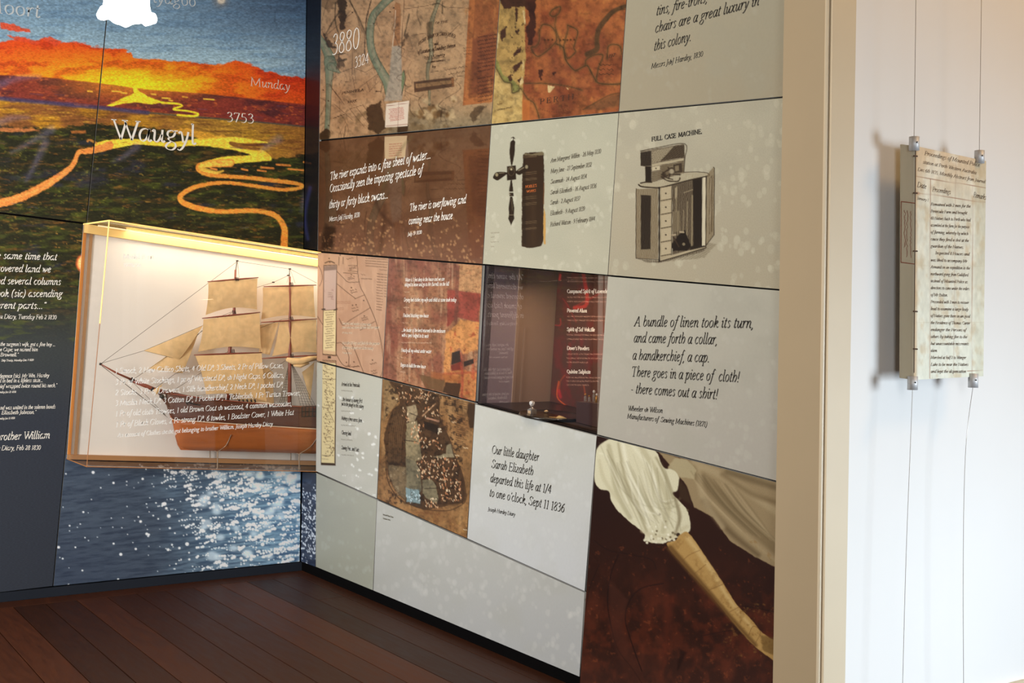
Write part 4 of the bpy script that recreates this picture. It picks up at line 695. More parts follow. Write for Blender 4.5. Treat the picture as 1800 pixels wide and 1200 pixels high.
    for i in range(4): c.scrib(*k((535, 225 + i * 13))[0], *k((690, 255 + i * 14))[0], 1.6, (60, 40, 26), .8, i, .9)
    for i in range(15): c.scrib(*k((612 - i * .6, 328 + i * 14))[0], *k((688 - (i * 23) % 40, 345 + i * 14))[0], 1.5, (66, 44, 28), .8, 20 + i, .85)
    c.poly(k((690, 250), (740, 270), (735, 420), (700, 420), (675, 320)), (52, 36, 24), 1.5, .85, 3)
    for x, y in [(592, 380), (670, 550), (612, 600), (668, 1090)]: c.scrib(*k((x - 14, y))[0], *k((x + 14, y + 3))[0], 2, (232, 216, 180), .8, x, 1)
    c.scrib(*k((340, 975))[0], *k((500, 990))[0], 2.4, (104, 60, 34), .8, 3, .9)
k10 = sub(820, 700, 2.4)
def sleeve_arm(c):
    X, Y = c.X, c.Y; k = k10
    c.base((44, 20, 12)); n = fbm(X / 40, Y / 50, 3); c.mixm(smooth(.46, .75, n) * smooth(950, 1080, Y) * .7, (86, 38, 22)); c.mixm(smooth(.4, .7, fbm(X / 18, Y / 22, 5)) * smooth(1020, 1120, Y + (X - 1030) * .1) * .4, (108, 44, 22)); c.mixm(smooth(1100, 1200, Y) * .25, (92, 62, 56)); c.mixm((1 - smooth(860, 1000, Y)) * (1 - smooth(1040, 1160, X)) * .55, (30, 12, 8)); c.fuzz((150, 76, 40), 7, 7, .68, .82, .35, 8, idx=np.nonzero(Y > 960)[0])
    for p, w in [(((640, 660), (610, 740), (595, 850), (610, 960), (640, 1060), (700, 1140), (760, 1230)), 1.6), (((830, 780), (740, 800), (690, 850), (670, 930), (700, 1040), (740, 1150)), 1.6), (((540, 600), (600, 640), (700, 660), (780, 680), (800, 720)), 1.1), (((1000, 780), (1090, 860), (1200, 880), (1300, 900)), 1.1), (((1000, 1000), (1100, 980), (1220, 960)), 1), (((560, 700), (520, 800), (500, 900)), 1.2)]: c.line(k(*p), w, (24, 10, 8), .85, .8)
    c.poly(k((840, 820), (880, 830), (850, 1100), (820, 1180)), (120, 48, 26), 8, .35, 3); c.poly(k((900, 1060), (930, 1070), (890, 1150)), (30, 14, 10), 3, .7, 2); c.poly(k((600, 760), (680, 850), (660, 960), (700, 1080), (760, 1200), (680, 1200), (610, 1000)), (66, 34, 24), 4, .6)
    # grey-beige cloth at the right
    CL = (150, 130, 96)
    c.poly(k((810, 225), (900, 250), (1320, 350), (1320, 720), (1220, 670), (1110, 600), (1040, 500), (960, 460), (930, 370), (900, 330)), CL, 1.2, 1, 1)
    for p, w, col, a in [(((940, 290), (1060, 400), (1180, 520), (1310, 640)), 26, (110, 92, 62), .55), (((960, 270), (1120, 350), (1310, 480)), 18, (176, 158, 122), .6), (((1000, 430), (1110, 560), (1230, 660)), 12, (88, 70, 46), .6), (((980, 300), (1000, 420), (1080, 540)), 14, (178, 160, 124), .6), (((1080, 320), (1200, 400), (1310, 440)), 12, (112, 92, 62), .6), (((1040, 440), (1180, 580), (1310, 690)), 7, (176, 156, 118), .5), (((1100, 310), (1320, 380)), 14, (96, 80, 54), .6)]: c.line(k(*p), tuple(v / 2.4 * 1.6 for v in (w, w * 1.2, w)), col, a, 5)
    c.poly(k((850, 290), (880, 250), (930, 260), (970, 300), (960, 340), (900, 330), (880, 380), (860, 330)), (172, 158, 122), 1.5, .95, 1.5); c.poly(k((890, 330), (930, 380), (950, 450), (900, 420)), (60, 42, 26), 3, .8)
    # white sleeve
    c.poly(k((545, 230), (570, 190), (640, 165), (740, 195), (800, 225), (830, 290), (870, 300), (895, 330), (890, 385), (870, 400), (895, 430), (930, 470), (945, 540), (930, 570), (880, 590), (820, 612), (755, 600), (750, 570), (700, 530), (640, 475), (610, 430), (600, 390), (560, 380), (538, 330)), (214, 208, 176), 1, 1, 1, sm=True)
    for p, w, col, a in [(((600, 200), (620, 300), (640, 400), (690, 500)), 20, (176, 168, 134), .7), (((660, 190), (690, 330), (740, 420), (770, 540)), 13, (232, 228, 202), .8), (((640, 190), (670, 340), (715, 450), (760, 560)), 8, (160, 150, 116), .75), (((740, 210), (810, 330), (850, 430), (830, 560)), 22, (190, 182, 148), .8), (((700, 200), (790, 330), (800, 480)), 12, (230, 226, 198), .6), (((800, 250), (840, 330), (870, 420)), 8, (152, 142, 108), .8), (((560, 260), (580, 340), (640, 430)), 12, (196, 188, 154), .7), (((740, 560), (840, 590), (930, 540)), 14, (196, 186, 152), .7), (((880, 420), (900, 500), (880, 570)), 10, (128, 114, 84), .7), (((560, 230), (600, 260), (680, 440)), 5, (232, 228, 204), .6)]: c.line(k(*p), tuple(v / 2.4 * 1.5 for v in (w * .6, w, w * .7)), col, a, 3)
    for i in range(26): q = random.Random(i); c.disc(*k((q.uniform(755, 940), q.uniform(470, 600) if i % 2 else q.uniform(570, 605)))[0], q.uniform(1, 2.4), q.choice([(96, 82, 56), (240, 236, 214)]), .75, .8)
    for i in range(14): c.disc(*k((752 + i * 9.5, 598 + 10 * math.sin(i * 1.7)))[0], 2.4, (224, 218, 190), .95, .8)
    c.disc(*k((893, 575))[0], 3.4, (36, 20, 12), .9, 1.2)
    rf = random.Random(31)
    for q_ in range(34):                                      # gathered folds of the lawn fabric
        t = q_ / 34; x0 = 560 + t * 250; x1 = 760 + t * 170; y0 = 185 + t * 60 + rf.uniform(0, 120); y1 = 560 + 30 * math.sin(t * 3); bend = rf.uniform(-18, 26)
        c.line(k((x0 + (y0 - 185) * .35, y0), ((x0 + x1) / 2 + bend, (y0 + y1) / 2), (x1 - rf.uniform(0, 30), y1 - rf.uniform(0, 160))), (1.2, rf.uniform(2, 5), 1), rf.choice([(150, 142, 110), (236, 232, 210), (176, 168, 136), (128, 118, 88)]), rf.uniform(.25, .5), 1.8)
    for q_ in range(22):
        x0 = 930 + q_ * 16; c.line(k((x0, 300 + q_ * 6), (x0 + 90, 420 + q_ * 6), (min(1318, x0 + 230), 560 + q_ * 5)), (1, rf.uniform(2, 4), 1), rf.choice([(96, 82, 56), (180, 162, 126), (120, 102, 72)]), rf.uniform(.25, .5), 2) if x0 < 1150 else None
    # parchment arm
    c.poly(k((845, 618), (880, 600), (905, 572), (940, 570), (1010, 670), (1090, 790), (1140, 870), (1200, 930), (1250, 990), (1330, 1040), (1400, 1100), (1400, 1180), (1330, 1130), (1260, 1080), (1200, 1030), (1120, 940), (1030, 830), (920, 710)), (176, 140, 82), 1, 1, .8, sm=True)
    c.line(k((935, 590), (1030, 720), (1110, 850), (1200, 960)), (9, 8, 6, 4), (210, 182, 126), .6, 4); c.line(k((860, 632), (980, 770), (1110, 920), (1220, 1040)), (11, 10, 8, 6), (96, 66, 32), .8, 3.5); c.fuzz((140, 104, 56), 8, 8, .5, .8, .5, 16, idx=np.nonzero((c.C[:, 0] > .6) & (c.C[:, 2] < .5) & (Y > 930))[0])
    for p in [((905, 690), (940, 660), (985, 640)), ((960, 740), (1010, 700)), ((1020, 810), (1090, 780)), ((1190, 1000), (1210, 960), (1240, 985), (1220, 1030)), ((1110, 900), (1150, 880))]: c.line(k(*p), 1, (112, 76, 38), .7, .7)
    c.fuzz((128, 92, 44), 6, 6, .6, .78, .5, 6, idx=c.box(*k((1080, 860))[0], *k((1300, 1090))[0])); c.poly(k((1240, 1000), (1300, 1010), (1300, 1085), (1250, 1060)), (96, 70, 34), 2, .6, 2)
k11 = sub(820, 450, 3.636)
def niche_print(c):
    X, Y = c.X, c.Y; c.base((58, 36, 30)); c.fuzz((76, 30, 28), 14, 30, .45, .7, .8, 3); c.mixm(smooth(1030, 1075, X) * .3, (80, 52, 50))
    for p, w, col, a in [(((745, 100), (770, 300), (690, 330)), 14, (160, 40, 36), .6), (((600, 120), (595, 150)), 8, (190, 40, 44), .7), (((600, 400), (600, 440), (560, 440)), 3, (150, 40, 40), .8), (((615, 270), (650, 320), (700, 420)), 4, (120, 36, 34), .6), (((700, 320), (850, 240)), 7, (130, 36, 34), .5), (((590, 800), (580, 900), (640, 960), (660, 1000), (700, 970)), 3, (190, 84, 36), .9), (((630, 760), (600, 800), (590, 870)), 2, (150, 70, 36), .8), (((590, 860), (600, 900)), 12, (150, 30, 36), .6), (((750, 830), (760, 890)), 5, (140, 60, 30), .6), (((640, 1000), (680, 1000)), 12, (130, 40, 24), .5), (((660, 560), (660, 700)), 12, (96, 34, 30), .5)]: c.line(k11(*p), w / 2.2, col, a, 1.4)
    for i, (x0, y, x1) in enumerate([(645, 137, 880), (645, 162, 900), (645, 262, 900), (645, 290, 900), (645, 385, 890), (645, 410, 890), (642, 503, 885), (642, 530, 885), (642, 625, 870), (642, 652, 870), (642, 678, 775), (640, 775, 860), (640, 798, 850), (640, 822, 780)]): c.scrib(*k11((x0, y))[0], *k11((x1, y + 2))[0], 1.8, (172, 140, 124), .7, i, .8)

# ================================================================== the room shell
def f2(px, py): return F(np.float64(px), np.float64(py))
def Lp(px, py, off=0.): return V(L(np.float64(px), np.float64(py), off))
def Rp(px, py, off=0.): return V(R(np.float64(px), np.float64(py), off))
CEIL = 3.45; XW = -5.5; YB = -8.6
D_CASE = -float(Rp(559.5, 500).y)                           # how far the ship case stands out from the mural wall
Y_END = float(Rp(1376, 600, .05).y)                         # where the quotation wall stops at the post
Y_POST = float(Rp(1449, 600, .05).y)
Y_HALL = Y_POST + .07                                       # the pale wall of the neighbouring room
slab = MB().box(XW, 3.2, YB, 0.1, -.12, -.022).obj('floor', DARKW, kind='structure')
MB().box(XW, 3.2, YB, .15, CEIL, CEIL + .1).obj('ceiling', CREAM, kind='structure')
MB().box(XW - .1, 1.2, .02, .14, 0, CEIL).obj('wall_left', DARKW, kind='structure')
MB().box(XW - .1, XW, YB, .02, 0, CEIL).obj('wall_side', CREAM, kind='structure')
MB().box(XW - .1, 3.3, YB - .1, YB, 0, CEIL).obj('wall_back', CREAM, kind='structure')
MB().box(3.2, 3.3, YB, .2, 0, CEIL).obj('wall_hall_side', WHITEW, kind='structure')
xp = float(on(1, Y_POST, np.float64(1503), np.float64(600))[0])
MB().box(xp - .02, 3.2, Y_HALL, Y_HALL + .1, 0, CEIL).obj('wall_hall', WHITEW, kind='structure')
# quotation wall: a thin framed wall with two openings (wall niche, ship case)
NQ = [(848.9, 465.7), (1068.2, 485), (1049.4, 764.3), (835, 708.6)]
NI = [Rp(*p) for p in NQ]
def ring(mb, outer, inner, x0, x1):
    o = [(x0, y, z) for y, z in outer]; i = [(x0, y, z) for y, z in inner]; o2 = [(x1, y, z) for y, z in outer]; i2 = [(x1, y, z) for y, z in inner]
    for a in range(4):
        b = (a + 1) % 4; mb.add([o[a], o[b], i[b], i[a]], [(0, 1, 2, 3)]); mb.add([o2[a], o2[b], i2[b], i2[a]], [(3, 2, 1, 0)]); mb.add([o[a], o[b], o2[b], o2[a]], [(0, 1, 2, 3)]); mb.add([i[a], i[b], i2[b], i2[a]], [(0, 1, 2, 3)])
WR = MB(); zt, zb = Lp(556, 440, D_CASE).z + .02, Lp(556, 829, D_CASE).z - .02
ring(WR, [(-D_CASE, CEIL), (Y_POST + .04, CEIL), (Y_POST + .04, 0), (-D_CASE, 0)], [(p.y, p.z) for p in NI], .014, .055)
WR.box(.014, .055, -D_CASE, .02, zt, CEIL); WR.box(.014, .055, -D_CASE, .02, 0, zb)
WR.obj('wall_right', DARKW, kind='structure')
MB().box(.9, 1.0, Y_HALL + .1, .02, 0, CEIL).obj('wall_behind', DARKW, kind='structure')
# door post between the rooms: flat face coloured as cream in shade, bead, cream reveal
def vedge(axis, val, xa_, xb_):                                 # a nearly plumb arris: where it meets the floor and the ceiling
    A, B_ = V(on(axis, val, np.float64(xa_), np.float64(0))), V(on(axis, val, np.float64(xb_), np.float64(1200))); f = lambda z: A + (B_ - A) * ((z - A.z) / (B_.z - A.z)); return f(0), f(CEIL)
e0 = vedge(0, -.05, 1378.5, 1358.5); e1_ = vedge(0, -.05, 1453, 1436.5)
def at_y(e, dx): return [Vector((dx, p.y, p.z)) for p in e]
yq = e1_[0].y; e2 = vedge(1, Y_POST, 1461, 1444.5); e3 = vedge(1, Y_POST, 1502.5, 1482.5)
tp = mat('post_cream_in_shade', rgb(168, 148, 117), .4, noise=.02, nscale=5, bump=.15)
pb = MB(); pb.prism([e1_[0], e0[0], Vector((.012, e0[0].y, 0)), Vector((.012, e1_[0].y, 0))], [e1_[1], e0[1], Vector((.012, e0[1].y, CEIL)), Vector((.012, e1_[1].y, CEIL))]); pb.obj('trim_1', tp, kind='structure')
pe = MB(); pe.tube([e1_[0] + Vector((.002, -.001, 0)), e1_[1] + Vector((.002, -.001, 0))], .006, 8); pe.prism([Vector((e2[0].x, Y_POST - .006, 0)), Vector((e3[0].x, Y_POST - .006, 0)), Vector((e3[0].x, Y_HALL + .02, 0)), Vector((e2[0].x, Y_HALL + .02, 0))], [Vector((e2[1].x, Y_POST - .006, CEIL)), Vector((e3[1].x, Y_POST - .006, CEIL)), Vector((e3[1].x, Y_HALL + .02, CEIL)), Vector((e2[1].x, Y_HALL + .02, CEIL))])
pe.prism([Vector((-.044, e1_[0].y + .001, 0)), Vector((e2[0].x + .01, Y_POST, 0)), Vector((e2[0].x + .01, Y_POST + .05, 0)), Vector((-.044, Y_POST + .05, 0))], [Vector((-.044, e1_[1].y + .001, CEIL)), Vector((e2[1].x + .01, Y_POST, CEIL)), Vector((e2[1].x + .01, Y_POST + .05, CEIL)), Vector((-.044, Y_POST + .05, CEIL))])
pe.obj('trim_2', CREAM, kind='structure')
# skirting under the mural, black kick under the quotation wall
sk0 = Lp(0, 1045); sk1 = Lp(527, 988)
MB().prism([(XW, -.004, 0), (.014, -.004, 0), (.014, -.004, sk1.z), (XW, -.004, sk0.z + .01)], [(XW, .02, 0), (.014, .02, 0), (.014, .02, sk1.z), (XW, .02, sk0.z + .01)]).obj('baseboard_left', SLATE, kind='structure')
MB().box(.006, .014, Y_END - .01, -.004, 0, .07).obj('baseboard_right', BLACKP, kind='structure')
MB().box(xp + .006, 3.2, Y_HALL - .018, Y_HALL, 0, .16).obj('baseboard_hall', CREAM, kind='structure')
# window of the back wall (behind the camera; it shows in the glass)
wf = MB()
for a in [(-4.15, -4.05), (-2.75, -2.65)]: wf.box(a[0], a[1], YB, YB + .08, .75, 2.75)
for a in [(.75, .85), (2.65, 2.75), (1.7, 1.74)]: wf.box(-4.05, -2.75, YB, YB + .06, a[0], a[1])
wf.obj('window_1', CREAM, kind='structure')

# ================================================================== floorboards
def board_mat():
    m = mat('jarrah_board', (0, 0, 0), .5, spec=.16); n = m.node_tree.nodes; l = m.node_tree.links; b = n['Principled BSDF']
    tc = n.new('ShaderNodeTexCoord'); mp = n.new('ShaderNodeMapping'); mp.inputs['Scale'].default_value = (9, 1.1, 9); oi = n.new('ShaderNodeObjectInfo')
    nz = n.new('ShaderNodeTexNoise'); nz.inputs['Scale'].default_value = 6; nz.inputs['Detail'].default_value = 8; nz.noise_dimensions = '4D'
    cr = n.new('ShaderNodeValToRGB'); cr.color_ramp.elements[0].color = (*rgb(34, 18, 10), 1); cr.color_ramp.elements[1].color = (*rgb(98, 52, 27), 1)
    e = cr.color_ramp.elements.new(.5); e.color = (*rgb(64, 33, 18), 1)
    ad = n.new('ShaderNodeMath'); ad.operation = 'MULTIPLY_ADD'; ad.inputs[1].default_value = .5; wm = n.new('ShaderNodeMath'); wm.operation = 'MULTIPLY'; wm.inputs[1].default_value = 50
    l.new(tc.outputs['Object'], mp.inputs[0]); l.new(mp.outputs[0], nz.inputs['Vector']); l.new(oi.outputs['Random'], wm.inputs[0]); l.new(wm.outputs[0], nz.inputs['W'])
    mu = n.new('ShaderNodeMath'); mu.operation = 'MULTIPLY_ADD'; mu.inputs[1].default_value = .42; mu.inputs[2].default_value = -.02
    l.new(oi.outputs['Random'], mu.inputs[0]); l.new(nz.outputs['Fac'], ad.inputs[0]); l.new(mu.outputs[0], ad.inputs[2]); l.new(ad.outputs[0], cr.inputs[0]); l.new(cr.outputs[0], b.inputs['Base Color'])
    bp = n.new('ShaderNodeBump'); bp.inputs['Strength'].default_value = .12; bp.inputs['Distance'].default_value = .002; l.new(nz.outputs['Fac'], bp.inputs['Height']); l.new(bp.outputs[0], b.inputs['Normal'])
    mr = n.new('ShaderNodeMapRange'); mr.inputs['To Min'].default_value = .36; mr.inputs['To Max'].default_value = .6; l.new(nz.outputs['Fac'], mr.inputs[0]); l.new(mr.outputs[0], b.inputs['Roughness'])
    return m
BOARD = board_mat()
xa = float(f2(79, 1200)[0]); BW = (float(f2(874, 1200)[0]) - xa) / 10
yb = float(f2(240, 1043)[1])                                 # the boards stop at a border board along the mural wall
def board(x0, x1, y0, y1, tone=None, name='floorboard'):
    g = .0019; b = .0006; o = MB()
    lo = [(x0 + g, y0 + g, -.021), (x1 - g, y0 + g, -.021), (x1 - g, y1 - g, -.021), (x0 + g, y1 - g, -.021)]
    mi = [(p[0], p[1], -b) for p in lo]
    hi = [(x0 + g + b, y0 + g + b, 0), (x1 - g - b, y0 + g + b, 0), (x1 - g - b, y1 - g - b, 0), (x0 + g + b, y1 - g - b, 0)]
    o.add(lo + mi + hi, [(0, 3, 2, 1)] + [(i, (i + 1) % 4, 4 + (i + 1) % 4, 4 + i) for i in range(4)] + [(4 + i, 4 + (i + 1) % 4, 8 + (i + 1) % 4, 8 + i) for i in range(4)] + [(8, 9, 10, 11)])
    return o.obj(name, BOARD, slab)
rr = random.Random(21); k0 = -32
for k in range(-32, 14):
    x0 = xa + k * BW; x1 = x0 + BW
    if x0 > -.02: break
    x1 = min(x1, .012) if x1 > -.03 else x1
    if x1 < XW: continue
    y = yb; joints = [rr.uniform(-4.4, -2.2), -6.4 + rr.uniform(-.6, .6)]
    if k in (10, 11, 12): joints = [float(f2(600, 1049)[1]), -4.2 - .3 * (k % 2), -6.6]
    for j in sorted([v for v in joints if v < yb - .2], reverse=True) + [YB]: board(x0, x1, j, y); y = j
x = XW
for w in (2.1, 1.9, 1.52): board(x, min(x + w, .012), yb, -.006); x += w
for k in range(24): board(.012 + k * BW, .012 + (k + 1) * BW, YB, Y_HALL - .02)

# ================================================================== wall panels
def panel(label, plane, q, paint, m=PRINT, step=1.5, gain=.62, inset=None, **k):
    inset = inset or ((1., 1.5) if plane is L else (.5, 1.5))
    return grid_panel('printed_board', plane, q, paint, m, step, inset=inset, gain=gain, label=label, cat='display board', **k)
GL_, GR_ = .72, 1.2
TOP = -150
pm1 = panel('large mural panel of a red sunset over marshes, left of the black seam, reading Moort', L, [(-300, TOP), (205.5, TOP), (152, 392.5), (-300, 336)], mural, MURAL, 1.5, GL_)
pm2 = panel('large mural panel of a golden winding river at sunset, reading Waugyl', L, [(205.5, TOP), (541, TOP), (534, 441), (152, 392.5)], mural, MURAL, 1.35, GL_)
pm3 = panel('narrow dark mural strip turning the corner above the ship case', R, [(541, TOP), (566.9, TOP), (558.5, 441), (534, 437)], mural_side, MURAL, 1.6, GR_, inset=(.5, 1))
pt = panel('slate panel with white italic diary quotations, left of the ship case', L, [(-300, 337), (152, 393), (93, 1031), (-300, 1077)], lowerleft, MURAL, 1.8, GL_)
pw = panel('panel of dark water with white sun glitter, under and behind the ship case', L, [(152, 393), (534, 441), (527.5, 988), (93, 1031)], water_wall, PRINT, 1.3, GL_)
ps = panel('narrow navy strip with fine white glitter in the corner below the ship case', R, [(531, 829), (556.5, 831), (554.8, 997), (528.5, 987)], strip_water, PRINT, 1.2, GR_, inset=(.4, 1))
pA = panel('map panel with pale green gum tree limbs, numbered 3880 and 3324', R, [(566.9, TOP), (889, TOP), (863.4, 219), (560.8, 247)], map_trees, PRINT, 1.35, GR_)
pB = panel('orange brown map panel with a torn yellow edge, reading PERTH', R, [(889, TOP), (1112, TOP), (1087.8, 197.2), (863.4, 219)], map_perth, PRINT, 1.35, GR_)
pC = panel('plain grey panel with the quotation ending this colony, at the top by the post', R, [(1112, TOP), (1392, TOP), (1389, 169.5), (1087.8, 197.2)], grey((176, 170, 148), (166, 156, 132), (176, 170, 150), 1, 60, (3, 7), .3), GREYP, 2.2, GR_)
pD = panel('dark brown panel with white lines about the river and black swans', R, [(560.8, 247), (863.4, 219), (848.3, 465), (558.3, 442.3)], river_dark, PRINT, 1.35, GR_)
def e_(c): cross_book(c)
pE = panel('grey panel printed with a turned wooden cross and an old leather book', R, [(863.4, 219), (1087.8, 197.2), (1068.5, 484.3), (848.3, 465)], grey((186, 184, 162), (184, 180, 158), (206, 204, 182), 2, 90, (2, 5.5), .45, extra=e_), PRINT, 1.15, GR_)
pF = panel('grey panel printed with an engraving titled FULL CASE MACHINE', R, [(1087.8, 197.2), (1388, 169.6), (1384, 510.5), (1068.5, 484.3)], grey((182, 176, 154), (174, 164, 140), (200, 194, 170), 3, 90, (3, 9), .5, extra=sewing_case), PRINT, 1.15, GR_)
pG = panel('cream survey map panel with thin boundary lines, right beside the ship case', R, [(558.3, 442.3), (683.3, 452.5), (672.4, 664.4), (556.4, 634.6)], map_cream, PRINT, 1.2, GR_)
pH = panel('rust and orange panel with six small white diary lines', R, [(683.3, 452.5), (848.3, 465), (836, 707), (672.4, 664.4)], weave, PRINT, 1.3, GR_)
pJ = panel('grey panel with the verse about a bundle of linen', R, [(1068.5, 484.3), (1384, 510.5), (1378, 849.5), (1049.2, 764.5)], grey((182, 178, 162), (176, 170, 158), (190, 186, 172), 4, 110, (3, 7), .35), GREYP, 1.9, GR_)
pK = panel('pale grey panel with five short dated entries beside the lower manuscript strip', R, [(556.4, 634.6), (672.4, 664.4), (662.7, 877.2), (555, 829)], arrivals, PRINT, 1.2, GR_)
pL = panel('brown panel of a peninsula map overlaid with a crowded aerial view', R, [(672.4, 664.4), (835.5, 707), (821, 947.2), (662.7, 877.2)], peninsula, PRINT, 1.15, GR_)
pM = panel('pale grey panel with the lines beginning Our little daughter', R, [(835.3, 708.8), (1049.2, 764.5), (1028, 1040), (821, 947.2)], grey((196, 196, 186), (196, 197, 196), (206, 207, 202), 5, 110, (2.5, 6), .4), GREYP, 1.7, GR_)
pN = panel('dark panel printed with a white lace sleeve and a yellowed leather arm', R, [(1049.2, 764.5), (1378, 849.5), (1374, 1330), (1010, 1330)], sleeve_arm, PRINT, 1.3, GR_)
def down(y): return lambda x_, y_: .35
pO = panel('darker greenish grey panel at floor level in the corner', R, [(555, 829), (662.7, 877.2), (655.7, 1038.6), (554.8, 997)], grey((164, 164, 150), (158, 158, 142), (174, 176, 164), 6, 50, (2, 5), .45), GREYP, 1.6, GR_)
pP = panel('long light grey bokeh panel at floor level below the little daughter text', R, [(662.7, 877.2), (1028, 1040), (1018.8, 1190.5), (655.7, 1038.6)], grey((182, 181, 172), (172, 172, 170), (196, 195, 188), 7, 230, (2.5, 6.5), .45), GREYP, 1.7, GR_)
pX = grid_panel('printed_board', L, [(-420, 322), (-420, 322), (-420, 1089), (-420, 1089)], mural, MURAL, 9) if False else None

# ------------------------------------------------------------------ lettering on the panels
O = .0009
i = Ink(L, O); i.line('Moort', (-34, 19), (72, 31.5), 25, .8, False); i.obj(INKG, pm1)
i = Ink(L, O); i.line('iyagoo', (268, 4), (345, 11.5), 19, .7, False); i.obj(INKG, pm2)
i = Ink(L, O); i.line('Munday', (440, 150.5), (510, 159), 15, .75, False); i.obj(INKP, pm2)
i = Ink(L, O); i.line('3753', (398, 213.5), (447, 217), 17, .75, False); i.line('Waugyl', (197, 244), (345, 254), 34, .85, False); i.obj(INKW, pm2)
i = Ink(L, O)
for t, pre, a, b, cap, w in [('same time that', '\u201cAt the ', (5, 454.5), (99.5, 457), 12, 1), ('overed land we', 'we disc', (0, 477), (89, 478.5), 12, 1), ('d several columns', 'observe', (0, 499), (106.5, 500.5), 12, 1), ('ok (sic) ascending', 'of smo', (0, 521), (109, 521.8), 12, 1), ('rent parts...\u201d', 'in diffe', (0, 542), (80, 542.5), 12, 1),
    ('u Diary, Tuesday Feb 2 1830', 'Hardey ', (0, 559.5), (99, 561), 7.5, 1.1), ("the surgeon's wife, got a fine boy ...", '', (0, 607.5), (97, 608), 6.2, 1.2), ('e Cape; we named him', 'off th', (0, 617), (66, 617), 6.2, 1.2), ('Brownell.\u201d', '', (0, 626), (32, 626), 6.2, 1.2), ('Ship Trusty, Monday Dec 7 1829', '', (2, 635), (59, 634), 3.4, 1.6),
    ('legence (sic). Mr Wm. Hardey', 'Int', (0, 663.8), (86, 662.4), 6.5, 1.2), ('l in bed in a lifeless state...', 'foun', (0, 672), (75, 671), 6.5, 1.2), ('ief wrapped twice round his neck.\u201d', 'kerch', (0, 681.8), (100, 680), 6.5, 1.2), ('nday Jan 21 1830', 'Su', (0, 690.5), (28, 690), 3.4, 1.6),
    ('nd was united in the solemn bonds', 'a', (0, 719.5), (97, 717.5), 6.5, 1.2), ('Elizabeth Johnson.\u201d', '', (2, 728), (63, 727), 6.5, 1.2), ('nday Jan 12 1830', 'Su', (0, 737), (26, 736), 3.4, 1.6),
    ('rother William', 'To b', (0, 773.5), (87, 770), 13, 1), ('Diary, Feb 28 1830', 'Hardey ', (2, 791), (71, 790), 8, 1.1)]: i.line(t, a, b, cap, w, True, pre)
i.obj(INKW, pt)
i = Ink(R, O); i.line('3880', (583, 97), (632, 84), 36, .55, False); i.line('3324', (623, 119.5), (648.5, 110.5), 19, .6, False); i.obj(INKW, pA)
i = Ink(R, O); i.line('PENINSULA', (601.5, 165.6), (639, 159.6), 4.2, 1.5, False); i.line('PARK', (611, 181.8), (627.5, 179), 4.6, 1.5, False); i.line('OF THE', (765, 42.5), (787, 39.5), 4, 1.5, False)
i.line('RIGHT BANK OF SWAN RIVER', (735, 80.5), (801, 68), 6, 1.5, False, arc=1.1); i.line('and', (762.5, 79.5), (770, 78.5), 4, 1.4, False); i.line('of Locations & Soundings thereon', (734, 95), (800.5, 82.5), 6.5, 1.4, False); i.line('No 1 County', (746, 103.5), (782, 97.5), 4.5, 1.3, False); i.line('and Survey', (757, 110), (779, 107), 3.4, 1.3, False); i.line('by', (759.5, 119.5), (766, 118.5), 4, 1.4, False); i.obj(INKB, pA)
i = Ink(R, O); i.line('P E R T H', (948.5, 183), (1009, 174), 9, 1.1, False); i.line('197', (1069, 102), (1080, 99.5), 6, 1.1, True); i.obj(INKB, pB)
i = Ink(R, O)
for t, a, b, cap in [('tins, fire-irons,', (1152.5, 27.5), (1243, 3.5), 17), ('chairs are a great luxury in', (1150.5, 58), (1333.5, 9), 17), ('this colony.', (1148.5, 89.5), (1214.5, 71.5), 17), ('Messrs J&J Hardey, 1830', (1144.2, 121), (1235, 99), 9)]: i.line(t, a, b, cap, .95)
i.obj(INKD, pC)
i = Ink(R, O)
for t, a, b, cap, w in [('The river expands into a fine sheet of water...', (579.6, 316.8), (757, 278), 13.5, .95), ('Occasionally seen the imposing spectacle of', (579, 338), (742, 305), 13.5, .95), ('thirty or forty black swans...', (578, 366.5), (682, 348), 13.5, .95), ('Messrs J&J Hardey, 1830', (578.5, 389), (631.8, 381), 8, 1), ('The river is overflowing and', (719.5, 371.5), (818.5, 356.5), 13, .95), ('coming near the house', (717.8, 394.3), (795, 384.5), 12.5, .95), ('July 19 1830', (716.5, 414.5), (741, 410.5), 6, 1.1)]: i.line(t, a, b, cap, w)
i.obj(INKW, pD)
i = Ink(R, O)
for t, a, b in [('Ann Margaret Wilkin - 26 May 1830', (967.6, 285.8), (1056, 269)), ('Mary Jane - 27 September 1832', (967.6, 304.5), (1039.5, 292.5)), ('Susannah - 24 August 1834', (967.6, 323), (1031, 313)), ('Sarah Elizabeth - 16 August 1836', (967.2, 341.8), (1048, 329.8)), ('Sarah - 2 August 1837', (967, 359.8), (1019, 352)), ('Elizabeth - 9 August 1839', (966.8, 378.5), (1027.5, 370)), ('Richard Watson - 9 February 1844', (966.8, 398), (1045.5, 387.5))]: i.line(t, a, b, 7.4, 1.05)
i.obj(INKM, pE)
i = Ink(R, O); i.line("NOBLE'S", (923.5, 330.5), (943.5, 328), 4.6, 1.4, False); i.line('WORKS', (925.5, 338.5), (942, 336.5), 4, 1.4, False); i.obj(INKO, pE)
i = Ink(R, O); i.line('FULL  CASE  MACHINE.', (1145, 248.5), (1233.8, 234.5), 7.6, 2.0, False); i.obj(INKD, pF)
i = Ink(R, O)
